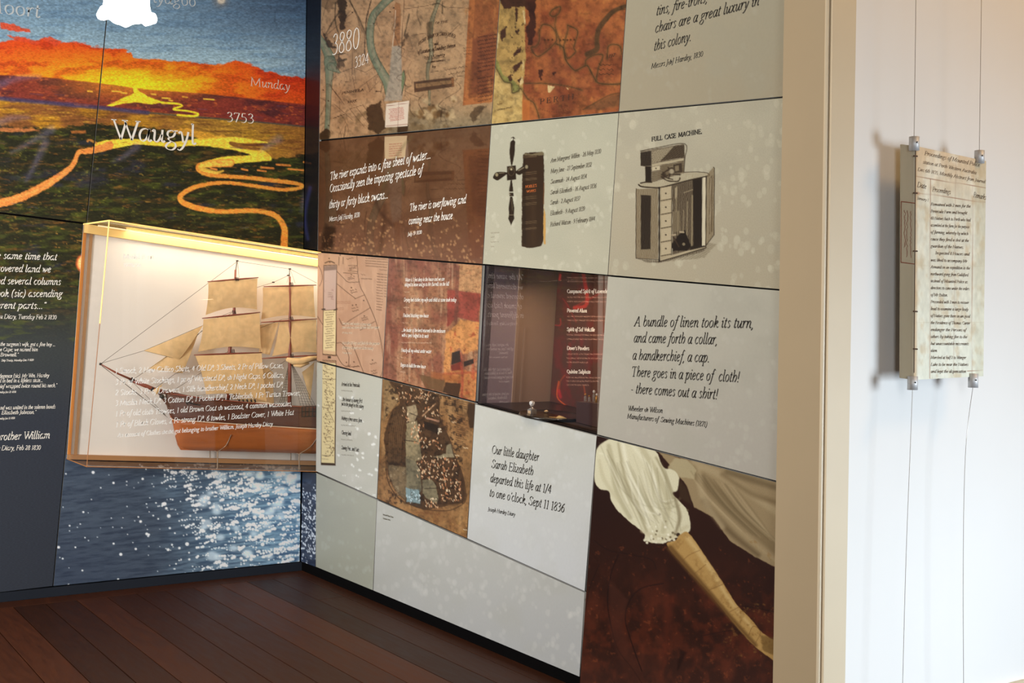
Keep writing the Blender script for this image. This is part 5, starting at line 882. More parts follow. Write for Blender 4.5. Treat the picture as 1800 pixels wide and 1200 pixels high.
for t, a, b, cap in [('A bundle of linen took its turn,', (1114, 573), (1324, 576.5), 17), ('and came forth a collar,', (1113, 601.3), (1260.5, 605), 17), ('a handkerchief, a cap.', (1110.8, 631.8), (1246.5, 636.5), 17), ('There goes in a piece of  cloth!', (1109, 661), (1299, 671.5), 17), ('- there comes out a shirt!', (1107.6, 690.5), (1261, 701.5), 17), ('Wheeler & Wilson', (1103.2, 721.5), (1164.2, 725.5), 8.5), ('Manufacturers of  Sewing Machines (1871)', (1102, 735), (1242.5, 750), 8.5)]: i.line(t, a, b, cap, .95 if cap > 10 else 1.1)
i.obj(INKD, pJ)
i = Ink(R, O)
for t, a, b, cap in [('Our little daughter', (863.7, 796.5), (946.5, 810.4), 14.5), ('Sarah Elizabeth', (863.5, 821.5), (936.7, 835.2), 14.5), ('departed this life at 1/4', (861, 846.5), (968.5, 867.5), 14.5), ("to one o'clock, Sept 11 1836", (859.6, 871.5), (991.5, 900.5), 14.5), ('Joseph Hardey Diary', (857.5, 897.5), (905, 907), 6.5)]: i.line(t, a, b, cap, .95 if cap > 10 else 1.15)
i.obj(INKD, pM)
i = Ink(R, O)
for t, a, b, cap in [('Two great seed wonders of great value', (601, 570), (652, 572.5), 5), ('meet what was done cut over but one spare', (601, 577.5), (666.5, 577.5), 5), ('29 May 1830', (601, 586), (619, 586.5), 3), ('Had after 20 logs and fetch for the purpose', (601, 604.5), (667, 606), 5), ('of carrying our goods over all the country', (601, 612.5), (656, 614.5), 5), ('7 June 1830', (601, 621), (618, 622), 3)]: i.line(t, a, b, cap, 1.2)
i.obj(INKR, pG)
i = Ink(R, O)
for t, a, b, cap in [('Water is 3 feet deep in the house and we are', (711.6, 494.5), (781, 493), 6), ('obliged to leave and go to Mr Burrells on the hill', (711, 503), (789, 501.8), 6), ('Drying bed clothes my wife and child at same took today', (709.8, 529.5), (801.8, 529.8), 6), ('Finished thatching new house', (708.3, 557), (753, 557.5), 6), ('...the leader of the herd returned to the enclosure', (706, 582.5), (782.5, 584.5), 6), ('with a spear lodged in its neck', (706, 591.3), (753, 593.5), 6), ('Nearly all my wheat under water', (705, 618), (758, 620.5), 6), ('Began to build the new house', (703.8, 643.8), (748, 647), 6)]: i.line(t, a, b, cap, 1.15)
i.obj(INKW, pH)
i = Ink(R, O)
for t, a, b, cap in [('Arrived at the Peninsula', (600, 677.8), (632, 680), 6.5), ('...the honour of having first', (600, 704.2), (636.5, 707.5), 6.5), ('put in the plough in this colony', (600, 712), (638.8, 717.5), 6.5), ('Making a fence across farm', (600, 737.3), (636, 742), 6.5), ('Clearing land', (600, 762.8), (616.8, 765), 6.5), ('Sowing Peas and Oats', (600, 789.2), (631, 793.5), 6.5)]: i.line(t, a, b, cap, 1.15)
i.obj(INKD, pK)
i = Ink(R, O); i.line('Arm and Blouse Sleeve', (673, 905), (691.5, 910), 2.6, 1.6, False); i.line('Donated 1976', (673, 911.5), (686, 915), 2.2, 1.6, False); i.obj(INKM, pP)

# what stands beyond the left edge of the photograph and shows in the niche glass
XP = float(Lp(-300, 600).x)
dm = MB(); dx0, dx1 = XP - .32, XP - .01; dm.box(dx0, dx1, -.03, .02, 0, 2.3)
dm.box(dx0 + .05, dx1 - .05, -.036, -.03, .35, 1.05); dm.box(dx0 + .05, dx1 - .05, -.036, -.03, 1.25, 2.1); dm.obj('trim_3', CREAM, kind='structure')
MB().box(XW, dx0 - .01, -.002, .02, .16, 3.2).obj('trim_4', SLATE, kind='structure')

# ================================================================== ship case
k3 = sub(110, 380, 2.553)
D = D_CASE - .003
def ext(a, b, X): t = (X - a.x) / (b.x - a.x); return a + (b - a) * t
XR = .78
FTL, FTR = Lp(192, 387.5, D), ext(Lp(192, 387.5, D), Lp(557.5, 443, D), XR)
FBL, FBR = Lp(152.5, 820, D), ext(Lp(152.5, 820, D), Lp(555, 828.5, D), XR)
BTL, BBL = Lp(147, 394, .014), Lp(117.5, 806, .014)
BTR = BTL + (FTR - FTL) * ((XR - BTL.x) / (FTR.x - FTL.x)); BBR = BBL + (FBR - FBL) * ((XR - BBL.x) / (FBR.x - FBL.x))
case = thing('display_case', 'clear acrylic wall case lit in warm light around the model ship', 'display case', (BBL + BBR) / 2)
ACR = glass_mat('clear_acrylic', (.985, .975, .96), 1.36)
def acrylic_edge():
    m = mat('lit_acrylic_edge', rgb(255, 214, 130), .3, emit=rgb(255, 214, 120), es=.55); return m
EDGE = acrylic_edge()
EDGED = mat('dim_acrylic_edge', rgb(170, 112, 62), .3)  # pane edges: glow and dimmer copy put the strip light into the colour
BACKP = mat('case_back_board', rgb(236, 230, 222), .55, noise=.015, nscale=4)
AMBER = mat('amber_frame', rgb(206, 128, 52), .4)
def slabq(a, b, c, d, n): n = Vector(n); return MB().prism([a, b, c, d], [p + n for p in (a, b, c, d)])
up = Vector((0, 0, .001))
Y0 = Vector((0, -1, 0))
slabq(BTL, BTR, BBR, BBL, (0, .004, 0)).obj('back_board', BACKP, case)
fp = slabq(FTL, FTR, FBR, FBL, (0, .0005, 0)).obj('front_pane', ACR, case)
slabq(FTL, FBL, BBL, BTL, (.0005, 0, 0)).obj('side_pane', ACR, case)
slabq(FTL, FTR, BTR, BTL, (0, 0, -.0005)).obj('top_pane', ACR, case)
slabq(FBL, FBR, BBR, BBL, (0, 0, .0005)).obj('bottom_pane', ACR, case)
for a, b, r, m_ in [(FTL, FTR, .0035, EDGE), (FTL, BTL, .0035, EDGE), (FTL, FTL.lerp(FBL, .42), .003, EDGE), (FTL.lerp(FBL, .42), FBL, .0018, EDGED), (FBL, FBR, .0022, EDGED), (FBL, BBL, .0022, EDGED)]:
    MB().tube([a, b], r, 6).obj('pane_edge', m_, case)
# mounting frame against the wall: its top bar carries the strip light in its colour
def lerp(a, b, t): return a.lerp(b, t)
def frame_bar(a, b, c, d, y): return MB().prism([a, b, c, d], [Vector((p.x, -y, p.z)) for p in (a, b, c, d)])
dz = .03; print('XP', XP, [float(Lp(q, 600).x) for q in (-300,-100,-50,0,93,150)], CAM); ux = (BTR - BTL).normalized(); uz = (BBL - BTL).normalized()
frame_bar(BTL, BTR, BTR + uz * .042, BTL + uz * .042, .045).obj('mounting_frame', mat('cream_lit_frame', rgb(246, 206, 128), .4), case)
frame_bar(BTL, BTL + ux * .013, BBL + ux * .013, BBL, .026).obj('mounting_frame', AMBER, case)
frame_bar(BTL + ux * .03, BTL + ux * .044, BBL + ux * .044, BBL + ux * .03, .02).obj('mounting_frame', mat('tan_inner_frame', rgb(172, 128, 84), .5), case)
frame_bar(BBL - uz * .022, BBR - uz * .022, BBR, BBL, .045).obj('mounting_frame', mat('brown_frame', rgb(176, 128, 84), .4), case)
led = MB().prism([BTL + Vector((.05, -.06, -.012)), BTR + Vector((0, -.06, -.012)), BTR + Vector((0, -.075, -.012)), BTL + Vector((.05, -.075, -.012))], [BTL + Vector((.05, -.06, -.006)), BTR + Vector((0, -.06, -.006)), BTR + Vector((0, -.075, -.006)), BTL + Vector((.05, -.075, -.006))])
led.obj('light_strip', mat('warm_led', (1, .8, .5), .5, emit=(1, .72, .36), es=.5), case)
ld = bpy.data.lights.new('case_lamp', 'AREA'); ld.shape = 'RECTANGLE'; ld.size = 1.5; ld.size_y = .13; ld.energy = 4.0; ld.color = (1, .84, .64)
lo = bpy.data.objects.new('case_lamp', ld); COL.objects.link(lo); mid = (FTL + FTR) / 2; lo.location = (mid.x - .05, -D * .55, mid.z - .02)
dirv = (FTR - FTL).normalized(); zz = Vector((0, -.15, 1)).normalized(); yy = zz.cross(dirv).normalized(); zz = dirv.cross(yy)
lo.matrix_world = Matrix.Translation(lo.location) @ Matrix((dirv, yy, zz)).transposed().to_4x4()
ld2 = bpy.data.lights.new('case_side_fill', 'POINT'); ld2.energy = .8; ld2.color = (1, .72, .4); ld2.shadow_soft_size = .02
lo2 = bpy.data.objects.new('case_side_fill', ld2); COL.objects.link(lo2); lo2.location = (.25, -D * .8, BTL.z - .35)  # added fill light in the unseen end of the case
i = Ink(L, D + .001)
i.line('Model Boat', (216.5, 454.5), (270, 455.5), 8, 1.1, False); i.line('1978/50', (216.5, 468), (247.5, 469), 6, 1.1, False)
for t, a, b in [('1 Smock, 2 New Callico Shirts, 4 Old D\u00ba, 3 Sheets, 2 Pr of Pillow Cases,', (202, 656.3), (498.5, 646)), ('3 Pr of White Stockings, 1 pr of Worstead D\u00ba, & Night Caps. 6 Collars,', (202, 676), (499, 663)), ('2 Stocks, 3 Pr of Drawers, 1 Silk handkerchief, 2 Neck D\u00ba, 1 pocket D\u00ba,', (202, 694.5), (498, 679.6)), ('3 Muslin Neck D\u00ba, 3 Cotton D\u00ba, 1 Pocket D\u00ba, 1 Tablecloth, 1 Pr Turtan Trowses,', (202, 713), (528.5, 694.3)), ('1 Pr of old cloth Trowses, 1 old Brown Coat & waiscoat, 4 common waiscoates,', (202.5, 731.5), (513, 713)), ('1 Pr of Black Gloves, 2 Pr strong D\u00ba, 6 towles, 1 Boalster Cover, 1 White Hat', (203, 750.5), (516, 728.6))]: i.line(t, a, b, 9.5, 1.)
i.line('An account of Clothes &c&c got belonging to brother William. Joseph Hardey Diary', (206, 768.5), (479, 748), 7.5, 1.1)
i.obj(INKV, fp)

# ================================================================== model ship
SY = D * .5
def sp(x, y, dy=0.): p = Lp(*k3((x, y))[0], SY); p.y += dy; return p
def along(pts):
    P = [sp(*p) for p in pts]; xs = [p.x for p in P]; zs = [p.z for p in P]; return lambda x: float(np.interp(x, xs, zs))
deckz = along([(455, 792), (480, 797), (560, 806), (650, 818), (800, 832), (960, 846), (1135, 856)]); keelz = along([(455, 800), (472, 870), (492, 915), (505, 980), (514, 1022), (530, 1046), (600, 1050), (1135, 1062)]); waterz = along([(455, 909), (490, 911), (1135, 951)])
x0 = sp(462, 800).x; xs_ = sp(492, 900).x; x1 = .62
slope_d = (deckz(-.05) - deckz(-.35)) / .3; slope_k = (keelz(-.05) - keelz(-.35)) / .3; slope_w = (waterz(-.05) - waterz(-.35)) / .3
def ez(f, x, s):
    xe = sp(1130, 856).x; return f(x) if x <= xe else f(xe) + s * (x - xe)
ship = thing('model_ship', 'wooden three-masted model ship with cream cloth sails inside the acrylic case', 'model ship', (.0, -SY, ez(keelz, 0, slope_k)))
WOODD = mat('ship_dark_timber', rgb(92, 52, 36), .45, noise=.15, nscale=14, stretch=(1, 1, 14)); WOODL = mat('ship_varnished_planking', rgb(178, 98, 44), .3, noise=.16, nscale=5, stretch=(1, 1, 10)); SPAR = mat('ship_spar_mahogany', rgb(132, 62, 40), .4); ROPE = mat('ship_rigging_thread', rgb(70, 56, 44), .8); BLK = mat('ship_black_fitting', rgb(30, 24, 22), .6)
WH = mat('ship_white_line', rgb(250, 226, 196), .5)
def sail_mat():
    m = mat('sail_cloth', rgb(240, 202, 146), .85, noise=.12, nscale=34, bump=.5); b = m.node_tree.nodes['Principled BSDF']; return m
SAIL = sail_mat()
def hull_part(fl, fh, sl, sh, tt0, tt1, name, m):
    mb = MB(); xs = [x0 + (x1 - x0) * (j / 44) ** 1.35 for j in range(45)]; nt = 7; rings = []
    for x in xs:
        bow = min(1, max(0, (x - x0) / .30)); st = min(1, max(.45, (x1 - x) / .2)); B = (.068 * math.sin(bow * PI / 2) ** .75) * (st ** .5) + .002
        kz = ez(keelz, x, slope_k); dzv = ez(deckz, x, slope_d); lo_, hi_ = ez(fl, x, sl), ez(fh, x, sh); lo_ = max(lo_, kz); hi_ = max(hi_, lo_ + .0005); r = []
        for j in range(nt): z = lo_ + (hi_ - lo_) * j / (nt - 1); t = (z - kz) / max(.01, dzv - kz); w = B * (min(1, max(0.02, t) * 1.9) ** (.5 + .5 * (1 - bow))) * (1 - .12 * max(0, t - .7)); r.append((x, w, z))
        rings.append([(a, -SY - w, z) for a, w, z in r] + [(a, -SY + w, z) for a, w, z in reversed(r)])
    n = nt * 2; mb.add([p for r in rings for p in r], [(i * n + j, (i + 1) * n + j, (i + 1) * n + (j + 1) % n, i * n + (j + 1) % n) for i in range(len(xs) - 1) for j in range(n)] + [tuple(range(n))[::-1], tuple(range((len(xs) - 1) * n, len(xs) * n))])
    return mb.obj(name, m, ship, True)
hull_part(keelz, waterz, slope_k, slope_w, 0, 1, 'hull', WOODL); hull_part(waterz, deckz, slope_w, slope_d, 0, 1, 'bulwark', WOODD)
MB().prism([sp(505, 985, -.004), sp(516, 1025, -.004), sp(530, 1048, -.004), Vector((x1, -SY - .004, ez(keelz, x1, slope_k) - .006)), Vector((x1, -SY - .004, ez(keelz, x1, slope_k) + .014)), sp(540, 1036, -.004), sp(524, 1010, -.004)], [sp(505, 985, .004), sp(516, 1025, .004), sp(530, 1048, .004), Vector((x1, -SY + .004, ez(keelz, x1, slope_k) - .006)), Vector((x1, -SY + .004, ez(keelz, x1, slope_k) + .014)), sp(540, 1036, .004), sp(524, 1010, .004)]).obj('keel', WOODL, ship)
def side(x, z, e=.002):
    bow = min(1, max(0, (x - x0) / .30)); kz = ez(keelz, x, slope_k); dzv = ez(deckz, x, slope_d); B = .068 * math.sin(bow * PI / 2) ** .75 + .002; t = (z - kz) / (dzv - kz); return -SY - B * (min(1, t * 1.9) ** (.5 + .5 * (1 - bow))) * (1 - .12 * max(0, t - .7)) - e
def rail(f, s, dz_, r, name, m, xa_=None):
    pts = [Vector((x, side(x, ez(f, x, s) + dz_, 0), ez(f, x, s) + dz_)) for x in np.linspace(xa_ or x0 + .02, x1 - .02, 40)]; MB().tube(pts, r, 6).obj(name, m, ship)
rail(waterz, slope_w, .0, .0022, 'waterline', WH, xs_); rail(deckz, slope_d, .0, .0035, 'rail', SPAR); rail(deckz, slope_d, -.03, .002, 'rubbing_strake', WOODD)
# beakhead and bowsprit
MB().tube([sp(500, 880), sp(470, 835), sp(440, 800), sp(425, 785)], [.006, .012, .008, .004], 8).obj('beakhead', WOODD, ship, True)
MB().lathe([(0, -.012), (.011, -.006), (.012, .004), (.006, .012), (0, .013)], sp(442, 808, -.012), 10).obj('cathead', BLK, ship, True)
bs = MB().tube([sp(560, 812), sp(420, 780), sp(312, 736)], [.010, .010, .009], 10).obj('bowsprit', SPAR, ship, True)
MB().tube([sp(330, 742, -.003), sp(240, 702, -.003), sp(172, 664, -.003)], [.006, .0045, .003], 8).obj('jib_boom', SPAR, ship, True)
MB().tube([sp(318, 730), sp(303, 740)], .011, 8).obj('boom_cap', BLK, ship); MB().tube([sp(176, 664), sp(166, 662)], .006, 8).obj('boom_cap', BLK, ship); MB().tube([sp(405, 768), sp(396, 782)], .011, 8).obj('boom_cap', BLK, ship)
# masts
def mast(pts, r0, r1): n = len(pts); return MB().tube([sp(*p) for p in pts], [r0 + (r1 - r0) * i / (n - 1) for i in range(n)], 10).obj('mast', SPAR, ship, True)
mast([(742, 870), (748, 620), (770, 430), (776, 240)], .011, .005); mast([(1018, 880), (1020, 660), (1020, 460), (1020, 270)], .011, .005)
xm = .33
MB().tube([Vector((xm, -SY, deckz(-.05) - .08)), Vector((xm, -SY, deckz(-.05) + .62))], [.011, .005], 10).obj('mast', SPAR, ship, True)
MB().tube([sp(776, 250, .004), sp(784, 200, .004)], .0018, 6).obj('topmast', BLK, ship); MB().tube([sp(1020, 275, .004), sp(1020, 236, .004)], .0018, 6).obj('topmast', BLK, ship)
for x_, y_ in [(784, 200), (1020, 236), (1013, 265), (946, 296), (985, 370)]: MB().tube([sp(x_ - 5, y_), sp(x_ + 5, y_)], .0035, 6).obj('truck', BLK, ship)
# yards and sails
def yard(a, b, r=.0038):
    A, B_ = sp(*a, -.014), sp(*b, -.014); MB().tube([A, A.lerp(B_, .25), A.lerp(B_, .5), A.lerp(B_, .75), B_], [r * .6, r, r * 1.15, r, r * .6], 8).obj('yard', SPAR, ship, True)
for a, b in [((646, 294), (874, 275)), ((622, 458), (882, 431)), ((586, 622), (890, 611)), ((898, 316), (1134, 309)), ((886, 476), (1142, 460)), ((888, 638), (1142, 622))]: yard(a, b)
def sail(q, bulge=.018, sag=0., dy=-.014, nu=10, nv=8, name='sail', curl=.0):
    tl, tr, br, bl = [sp(*p, dy) for p in q]; vs = []
    for j in range(nv + 1):
        for i_ in range(nu + 1):
            u, v = i_ / nu, j / nv; p = tl.lerp(tr, u).lerp(bl.lerp(br, u), v); b = bulge * math.sin(PI * min(1, v * .85 + .06)) * (math.sin(PI * u) * .7 + .3) + .0012 * math.sin(u * 19 + v * 4)
            p = p + Vector((0, -b, sag * math.sin(PI * u) * v * v)); side_pull = .06 * math.sin(PI * v) * (u - .5) * -(tr - tl).length * .5; p.x += side_pull; vs.append(p)
    n = nu + 1; fs = [(j * n + i_, j * n + i_ + 1, (j + 1) * n + i_ + 1, (j + 1) * n + i_) for j in range(nv) for i_ in range(nu)]
    m0 = len(vs); vs += [v + Vector((0, .0012, 0)) for v in vs]; fs += [tuple(m0 + a for a in f[::-1]) for f in fs]
    return MB().add(vs, fs).obj(name, SAIL, ship, True)
sail([(650, 296), (870, 279), (868, 418), (638, 443)], .010, .022); sail([(628, 462), (880, 434), (887, 594), (604, 608)], .014, .018)
sail([(592, 626), (888, 614), (912, 832), (640, 798)], .018, .020); sail([(900, 320), (1128, 312), (1136, 454), (893, 462)], .009, .016, .004); sail([(975, 474), (1140, 464), (1142, 612), (942, 628)], .012, .012, .004)
sail([(886, 488), (975, 476), (935, 622), (888, 612)], .004, 0, .016)
sail([(880, 640), (950, 700), (956, 868), (760, 822)], .006, .01, .02)
fs_ = MB()                                                   # furled main course
pts = [sp(x_, y_, -.014) for x_, y_ in [(1000, 640), (1030, 650), (1060, 652), (1100, 640), (1142, 634)]]; fs_.tube(pts, [.010, .018, .020, .016, .010], 9); fs_.tube([p + Vector((0, -.004, -.022)) for p in pts[1:4]], [.004, .01, .004], 8); fs_.obj('furled_sail', SAIL, ship, True)
def tri(a, b, c, bulge=.012, dy=-.006):
    A, B_, C_ = [sp(*p, dy) for p in (a, b, c)]; n = 8; vs = []; idx = {}
    for i_ in range(n + 1):
        for j in range(n + 1 - i_):
            u, v = i_ / n, j / n; w = 1 - u - v; p = A * w + B_ * u + C_ * v; p = p + Vector((0, -bulge * 4 * (u * v + u * w + v * w), 0)); idx[(i_, j)] = len(vs); vs.append(p)
    f = []
    for i_ in range(n):
        for j in range(n - i_):
            f.append((idx[(i_, j)], idx[(i_ + 1, j)], idx[(i_, j + 1)]))
            if j < n - i_ - 1: f.append((idx[(i_ + 1, j)], idx[(i_ + 1, j + 1)], idx[(i_, j + 1)]))
    m0 = len(vs); vs += [v + Vector((0, .0012, 0)) for v in vs]; f += [tuple(m0 + a for a in q[::-1]) for q in f]
    MB().add(vs, f).obj('jib', SAIL, ship, True)
tri((364, 603), (628, 490), (522, 642)); tri((388, 684), (612, 520), (540, 704), .01, .008); tri((400, 780), (445, 752), (420, 800), .004, -.012)
tri((1140, 655), (1085, 700), (1120, 830), .006, .03)
for (ax, ay), (bx, by) in [((764, 430), (3, -.03)), ((758, 604), (3, -.03)), ((1020, 458), (3, 0)), ((1022, 625), (3, 0)), ((776, 282), (2, 0)), ((1020, 305), (2, 0))]:
    t = MB()
    for s_ in range(3): t.tube([sp(ax - 7 + s_ * 6, ay - 8, -.018), sp(ax - 4 + s_ * 6, ay + 8, -.018)], .0022, 5)
    t.obj('truss_lashing', BLK, ship)
# rigging
RG = [((170, 662), (784, 202)), ((784, 202), (1020, 237)), ((784, 204), (772, 285)), ((784, 204), (792, 282)), ((172, 660), (364, 603), (628, 490), (700, 452), (760, 428)), ((310, 735), (388, 684), (630, 512), (760, 432)), ((405, 778), (505, 706), (640, 662), (755, 600)), ((430, 792), (480, 800), (500, 778), (640, 690), (750, 606)), ((870, 320), (946, 296), (1013, 265)), ((888, 500), (985, 462), (1018, 458)), ((1020, 237), (1042, 300)), ((1020, 237), (1006, 298)), ((168, 664), (340, 800), (462, 893)), ((176, 672), (330, 790), (470, 902)), ((312, 742), (400, 830), (462, 893)), ((364, 603), (522, 642)), ((522, 642), (560, 580), (625, 512)),
      ((1140, 300), (1020, 237)), ((890, 720), (1010, 640)), ((640, 800), (600, 806)), ((886, 600), (904, 830))]
for r in RG: MB().tube([sp(*p, -.004) for p in r], .00085, 4, False).obj('rigging_line', ROPE, ship)
sh = MB(); tops = sp(1024, 650)
feet = [sp(x_, 850 + (x_ - 1040) * .05) + Vector((0, -.058, 0)) for x_ in (1048, 1062, 1076, 1090, 1104, 1118)]
for f in feet: sh.tube([tops, f], .0009, 4, False)
for j in range(3, 17): t = j / 17; sh.tube([tops.lerp(feet[0], t), tops.lerp(feet[-1], t)], .0006, 4, False)
sh.obj('shrouds', ROPE, ship)
sh = MB(); tops = sp(1018, 650)
feet = [sp(x_, 850) + Vector((0, .05, 0)) for x_ in (988, 998, 1008, 1030)]
for f in feet: sh.tube([tops, f], .0009, 4, False)
for j in range(3, 17): t = j / 17; sh.tube([tops.lerp(feet[0], t), tops.lerp(feet[-1], t)], .0006, 4, False)
sh.obj('shrouds', ROPE, ship)
# deck fittings
for x_ in (775, 793, 811, 829, 846):
    g = MB(); p = sp(x_, 838, -.052); g.tube([p + Vector((-.006, 0, -.008)), p + Vector((.004, 0, .014))], .0035, 6); g.lathe([(0, .012), (.005, .015), (.005, .02), (0, .023)], p, 8); g.obj('deadeye', BLK, ship, True)
b = MB(); A = sp(845, 838, -.03); B_ = sp(955, 850, -.03); b.tube([A, A.lerp(B_, .2), A.lerp(B_, .5), A.lerp(B_, .85), B_], [.003, .012, .014, .011, .006], 10); b.obj('ship_boat', mat('ship_boat_paint', rgb(226, 214, 200), .5), ship, True)
b = MB(); p = sp(1095, 878, -.05); b.box(p.x - .055, p.x + .065, p.y - .018, p.y + .04, p.z - .02, p.z + .034); b.obj('gun_housing', WOODD, ship)
g = MB()
for j in range(7): g.tube([Vector((p.x - .055 + j * .019, p.y - .02, p.z - .02)), Vector((p.x - .055 + j * .019, p.y - .02, p.z + .034))], .0022, 5)
for j in range(3): g.tube([Vector((p.x - .058, p.y - .02, p.z - .018 + j * .025)), Vector((p.x + .066, p.y - .02, p.z - .018 + j * .025))], .0022, 5)
g.obj('net', BLK, ship)
b = MB(); p = sp(700, 826, -.03); b.box(p.x - .03, p.x + .03, p.y - .02, p.y + .03, p.z - .015, p.z + .012); b.obj('deck_house', WOODD, ship)
an = MB(); p = sp(575, 840, 0); p.y = side(p.x, p.z, .004); an.tube([p + Vector((-.035, 0, .012)), p, p + Vector((.03, -.002, -.006))], .003, 6); an.tube([p + Vector((-.035, 0, .024)), p + Vector((-.04, 0, .008)), p + Vector((-.03, 0, -.002))], .003, 6); an.obj('anchor', BLK, ship)
# two clear wire cradles that carry the hull
STW = mat('cradle_wire', rgb(200, 180, 160), .2, metal=.6)
for (ax, ay), (bx, by), (cx, cy) in [((737, 975), (722, 1024), (680, 1052)), ((1122, 985), (1098, 1030), (1045, 1062))]:
    cr = MB(); P = [sp(ax, ay), sp(bx, by), sp(cx, cy)]; P = [Vector((p.x, side(p.x, p.z, .004) if j < 2 else -SY - .05, p.z)) for j, p in enumerate(P)]; P = [Vector(q) for q in catmull([tuple(p) for p in P], 5)]
    cr.tube(P, .0018, 6); e = P[-1]; cr.tube([e, Vector((e.x, -SY + .06, e.z))], .0018, 6)
    zb_ = FBL.z + (FBR.z - FBL.z) * (e.x - FBL.x) / (FBR.x - FBL.x) + .001; cr.tube([e, Vector((e.x, e.y, zb_))], .003, 6); cr.tube([Vector((e.x, -SY + .06, e.z)), Vector((e.x, -SY + .06, zb_))], .003, 6); cr.obj('cradle', STW, ship)

# ================================================================== wall niche
ND = .37
niche = thing('display_niche', 'dark recessed glass-fronted niche printed with remedies, between rust panel and bundle verse', 'display niche', (NI[2] + NI[3]) / 2)
Bk = [p + Vector((ND, 0, 0)) for p in NI]
e1 = Vector((.0145, 0, 0)); NI2 = [p + e1 for p in NI]
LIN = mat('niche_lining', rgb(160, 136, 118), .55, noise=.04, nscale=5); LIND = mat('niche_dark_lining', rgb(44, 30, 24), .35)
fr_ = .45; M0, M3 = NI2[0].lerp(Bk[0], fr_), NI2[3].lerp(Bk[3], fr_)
slabq(NI2[0], NI2[3], M3, M0, (0, .004, 0)).obj('side_lining', mat('niche_mauve_reflection', rgb(150, 136, 148), .5), niche); slabq(M0, M3, Bk[3], Bk[0], (0, .004, 0)).obj('side_lining', LIN, niche)  # mauve and beige zones put the glass reflections into the lining colour
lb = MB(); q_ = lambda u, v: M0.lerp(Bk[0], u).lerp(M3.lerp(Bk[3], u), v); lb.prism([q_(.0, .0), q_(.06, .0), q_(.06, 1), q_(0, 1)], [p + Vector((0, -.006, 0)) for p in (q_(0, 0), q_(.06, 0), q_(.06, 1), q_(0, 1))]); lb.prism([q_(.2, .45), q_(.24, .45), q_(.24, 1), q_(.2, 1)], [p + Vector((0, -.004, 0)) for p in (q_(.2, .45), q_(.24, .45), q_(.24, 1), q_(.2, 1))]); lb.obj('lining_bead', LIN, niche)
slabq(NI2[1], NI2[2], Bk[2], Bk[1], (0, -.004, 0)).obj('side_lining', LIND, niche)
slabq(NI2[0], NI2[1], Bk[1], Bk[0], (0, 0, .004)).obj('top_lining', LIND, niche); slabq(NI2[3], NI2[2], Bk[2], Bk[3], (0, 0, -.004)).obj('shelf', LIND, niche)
def project(p):
    d = RWC.T @ (np.array(p) - CAM); return (CX + FPX * d[0] / d[2], CY + FPX * d[1] / d[2])
bq = [project(p) for p in Bk]
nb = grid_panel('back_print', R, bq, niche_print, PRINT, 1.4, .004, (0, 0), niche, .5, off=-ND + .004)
i = Ink(R, -ND + .005)
i.line('Compound Spirit of Lavender', (996.8, 514.8), (1070, 514.8), 6.2, 2, False)
for t, y, x_ in [('Powered Alum', 548.3, 1031.5), ('Spirit of Sal Volatile', 581.6, 1045.5), ("Dover's Powders", 614.5, 1035.5), ('Quinine Sulphate', 655.8, 1038)]: i.line(t, (996.6, y), (x_, y + .6), 6.2, 2, False)
i.obj(INKW, nb)
NG = glass_mat('niche_glass', (.93, .9, .88), 1.72)
g0, g1, g2, g3 = NI2; tl = .034                                # the pane stands very slightly askew in its opening
slabq(g0 + Vector((.002, 0, 0)), g1 + Vector((tl + .002, 0, 0)), g2 + Vector((tl + .002, 0, 0)), g3 + Vector((.002, 0, 0)), (.0005, 0, 0)).obj('glass_pane', NG, niche)
nl = bpy.data.lights.new('niche_fill', 'AREA'); nl.shape = 'RECTANGLE'; nl.size = .5; nl.size_y = .05; nl.energy = 2.6; nl.color = (1, .74, .5)
no = bpy.data.objects.new('niche_fill', nl); COL.objects.link(no); mm = (NI[0] + NI[1]) / 2; no.location = (.16, mm.y, mm.z - .03); no.rotation_euler = (0, 0, PI / 2)  # unseen light added under the niche top to brighten the lining
def shelf_pt(px, py):
    A, B_, C_ = NI2[3], NI2[2], Bk[3]; n = (B_ - A).cross(C_ - A); d = Vector(rays(np.float64(px), np.float64(py)).tolist()); c_ = Vector(CAM.tolist()); return c_ + d * ((A - c_).dot(n) / d.dot(n))
CG = glass_mat('bottle_glass', (.82, .76, .64), 1.6, .02, .16); CG2 = glass_mat('stopper_glass', (.92, .9, .84), 1.7, .05, .55); LAB = mat('bottle_label', rgb(180, 150, 116), .7)
k12 = sub(900, 640, 8.571)
p = shelf_pt(*k12((300, 775))[0]); s_ = .001 * 3.1 / (FPX / 1000) * 1.0
mpp = (Vector(CAM.tolist()) - p).length / FPX
bt = thing('scent_bottle', 'small square glass bottle with a knobbly crystal stopper in the wall niche', 'bottle', p)
w = 7.2 * mpp; h = 11.5 * mpp
b = MB().box(p.x - w * .8, p.x + w * .8, p.y - w * .8, p.y + w * .8, p.z, p.z + h); b.lathe([(w * .8, h), (w * .45, h * 1.15), (w * .3, h * 1.3), (w * .3, h * 1.42), (w * .55, h * 1.45), (w * .55, h * 1.5), (0, h * 1.5)], p, 12); b.obj('bottle_body', CG, bt)
b = MB().box(p.x - w * .82, p.x - w * .81, p.y - w * .6, p.y + w * .6, p.z + h * .15, p.z + h * .8); b.obj('label', LAB, bt)
b = MB().lathe([(0, h * 1.5), (w * .3, h * 1.52), (w * .62, h * 1.75), (w * .7, h * 2.0), (w * .5, h * 2.2), (0, h * 2.28)], p, 12, lambda j, q: (w * .09 * math.cos(6 * q + j * 2), 0)); b.obj('stopper', CG2, bt)
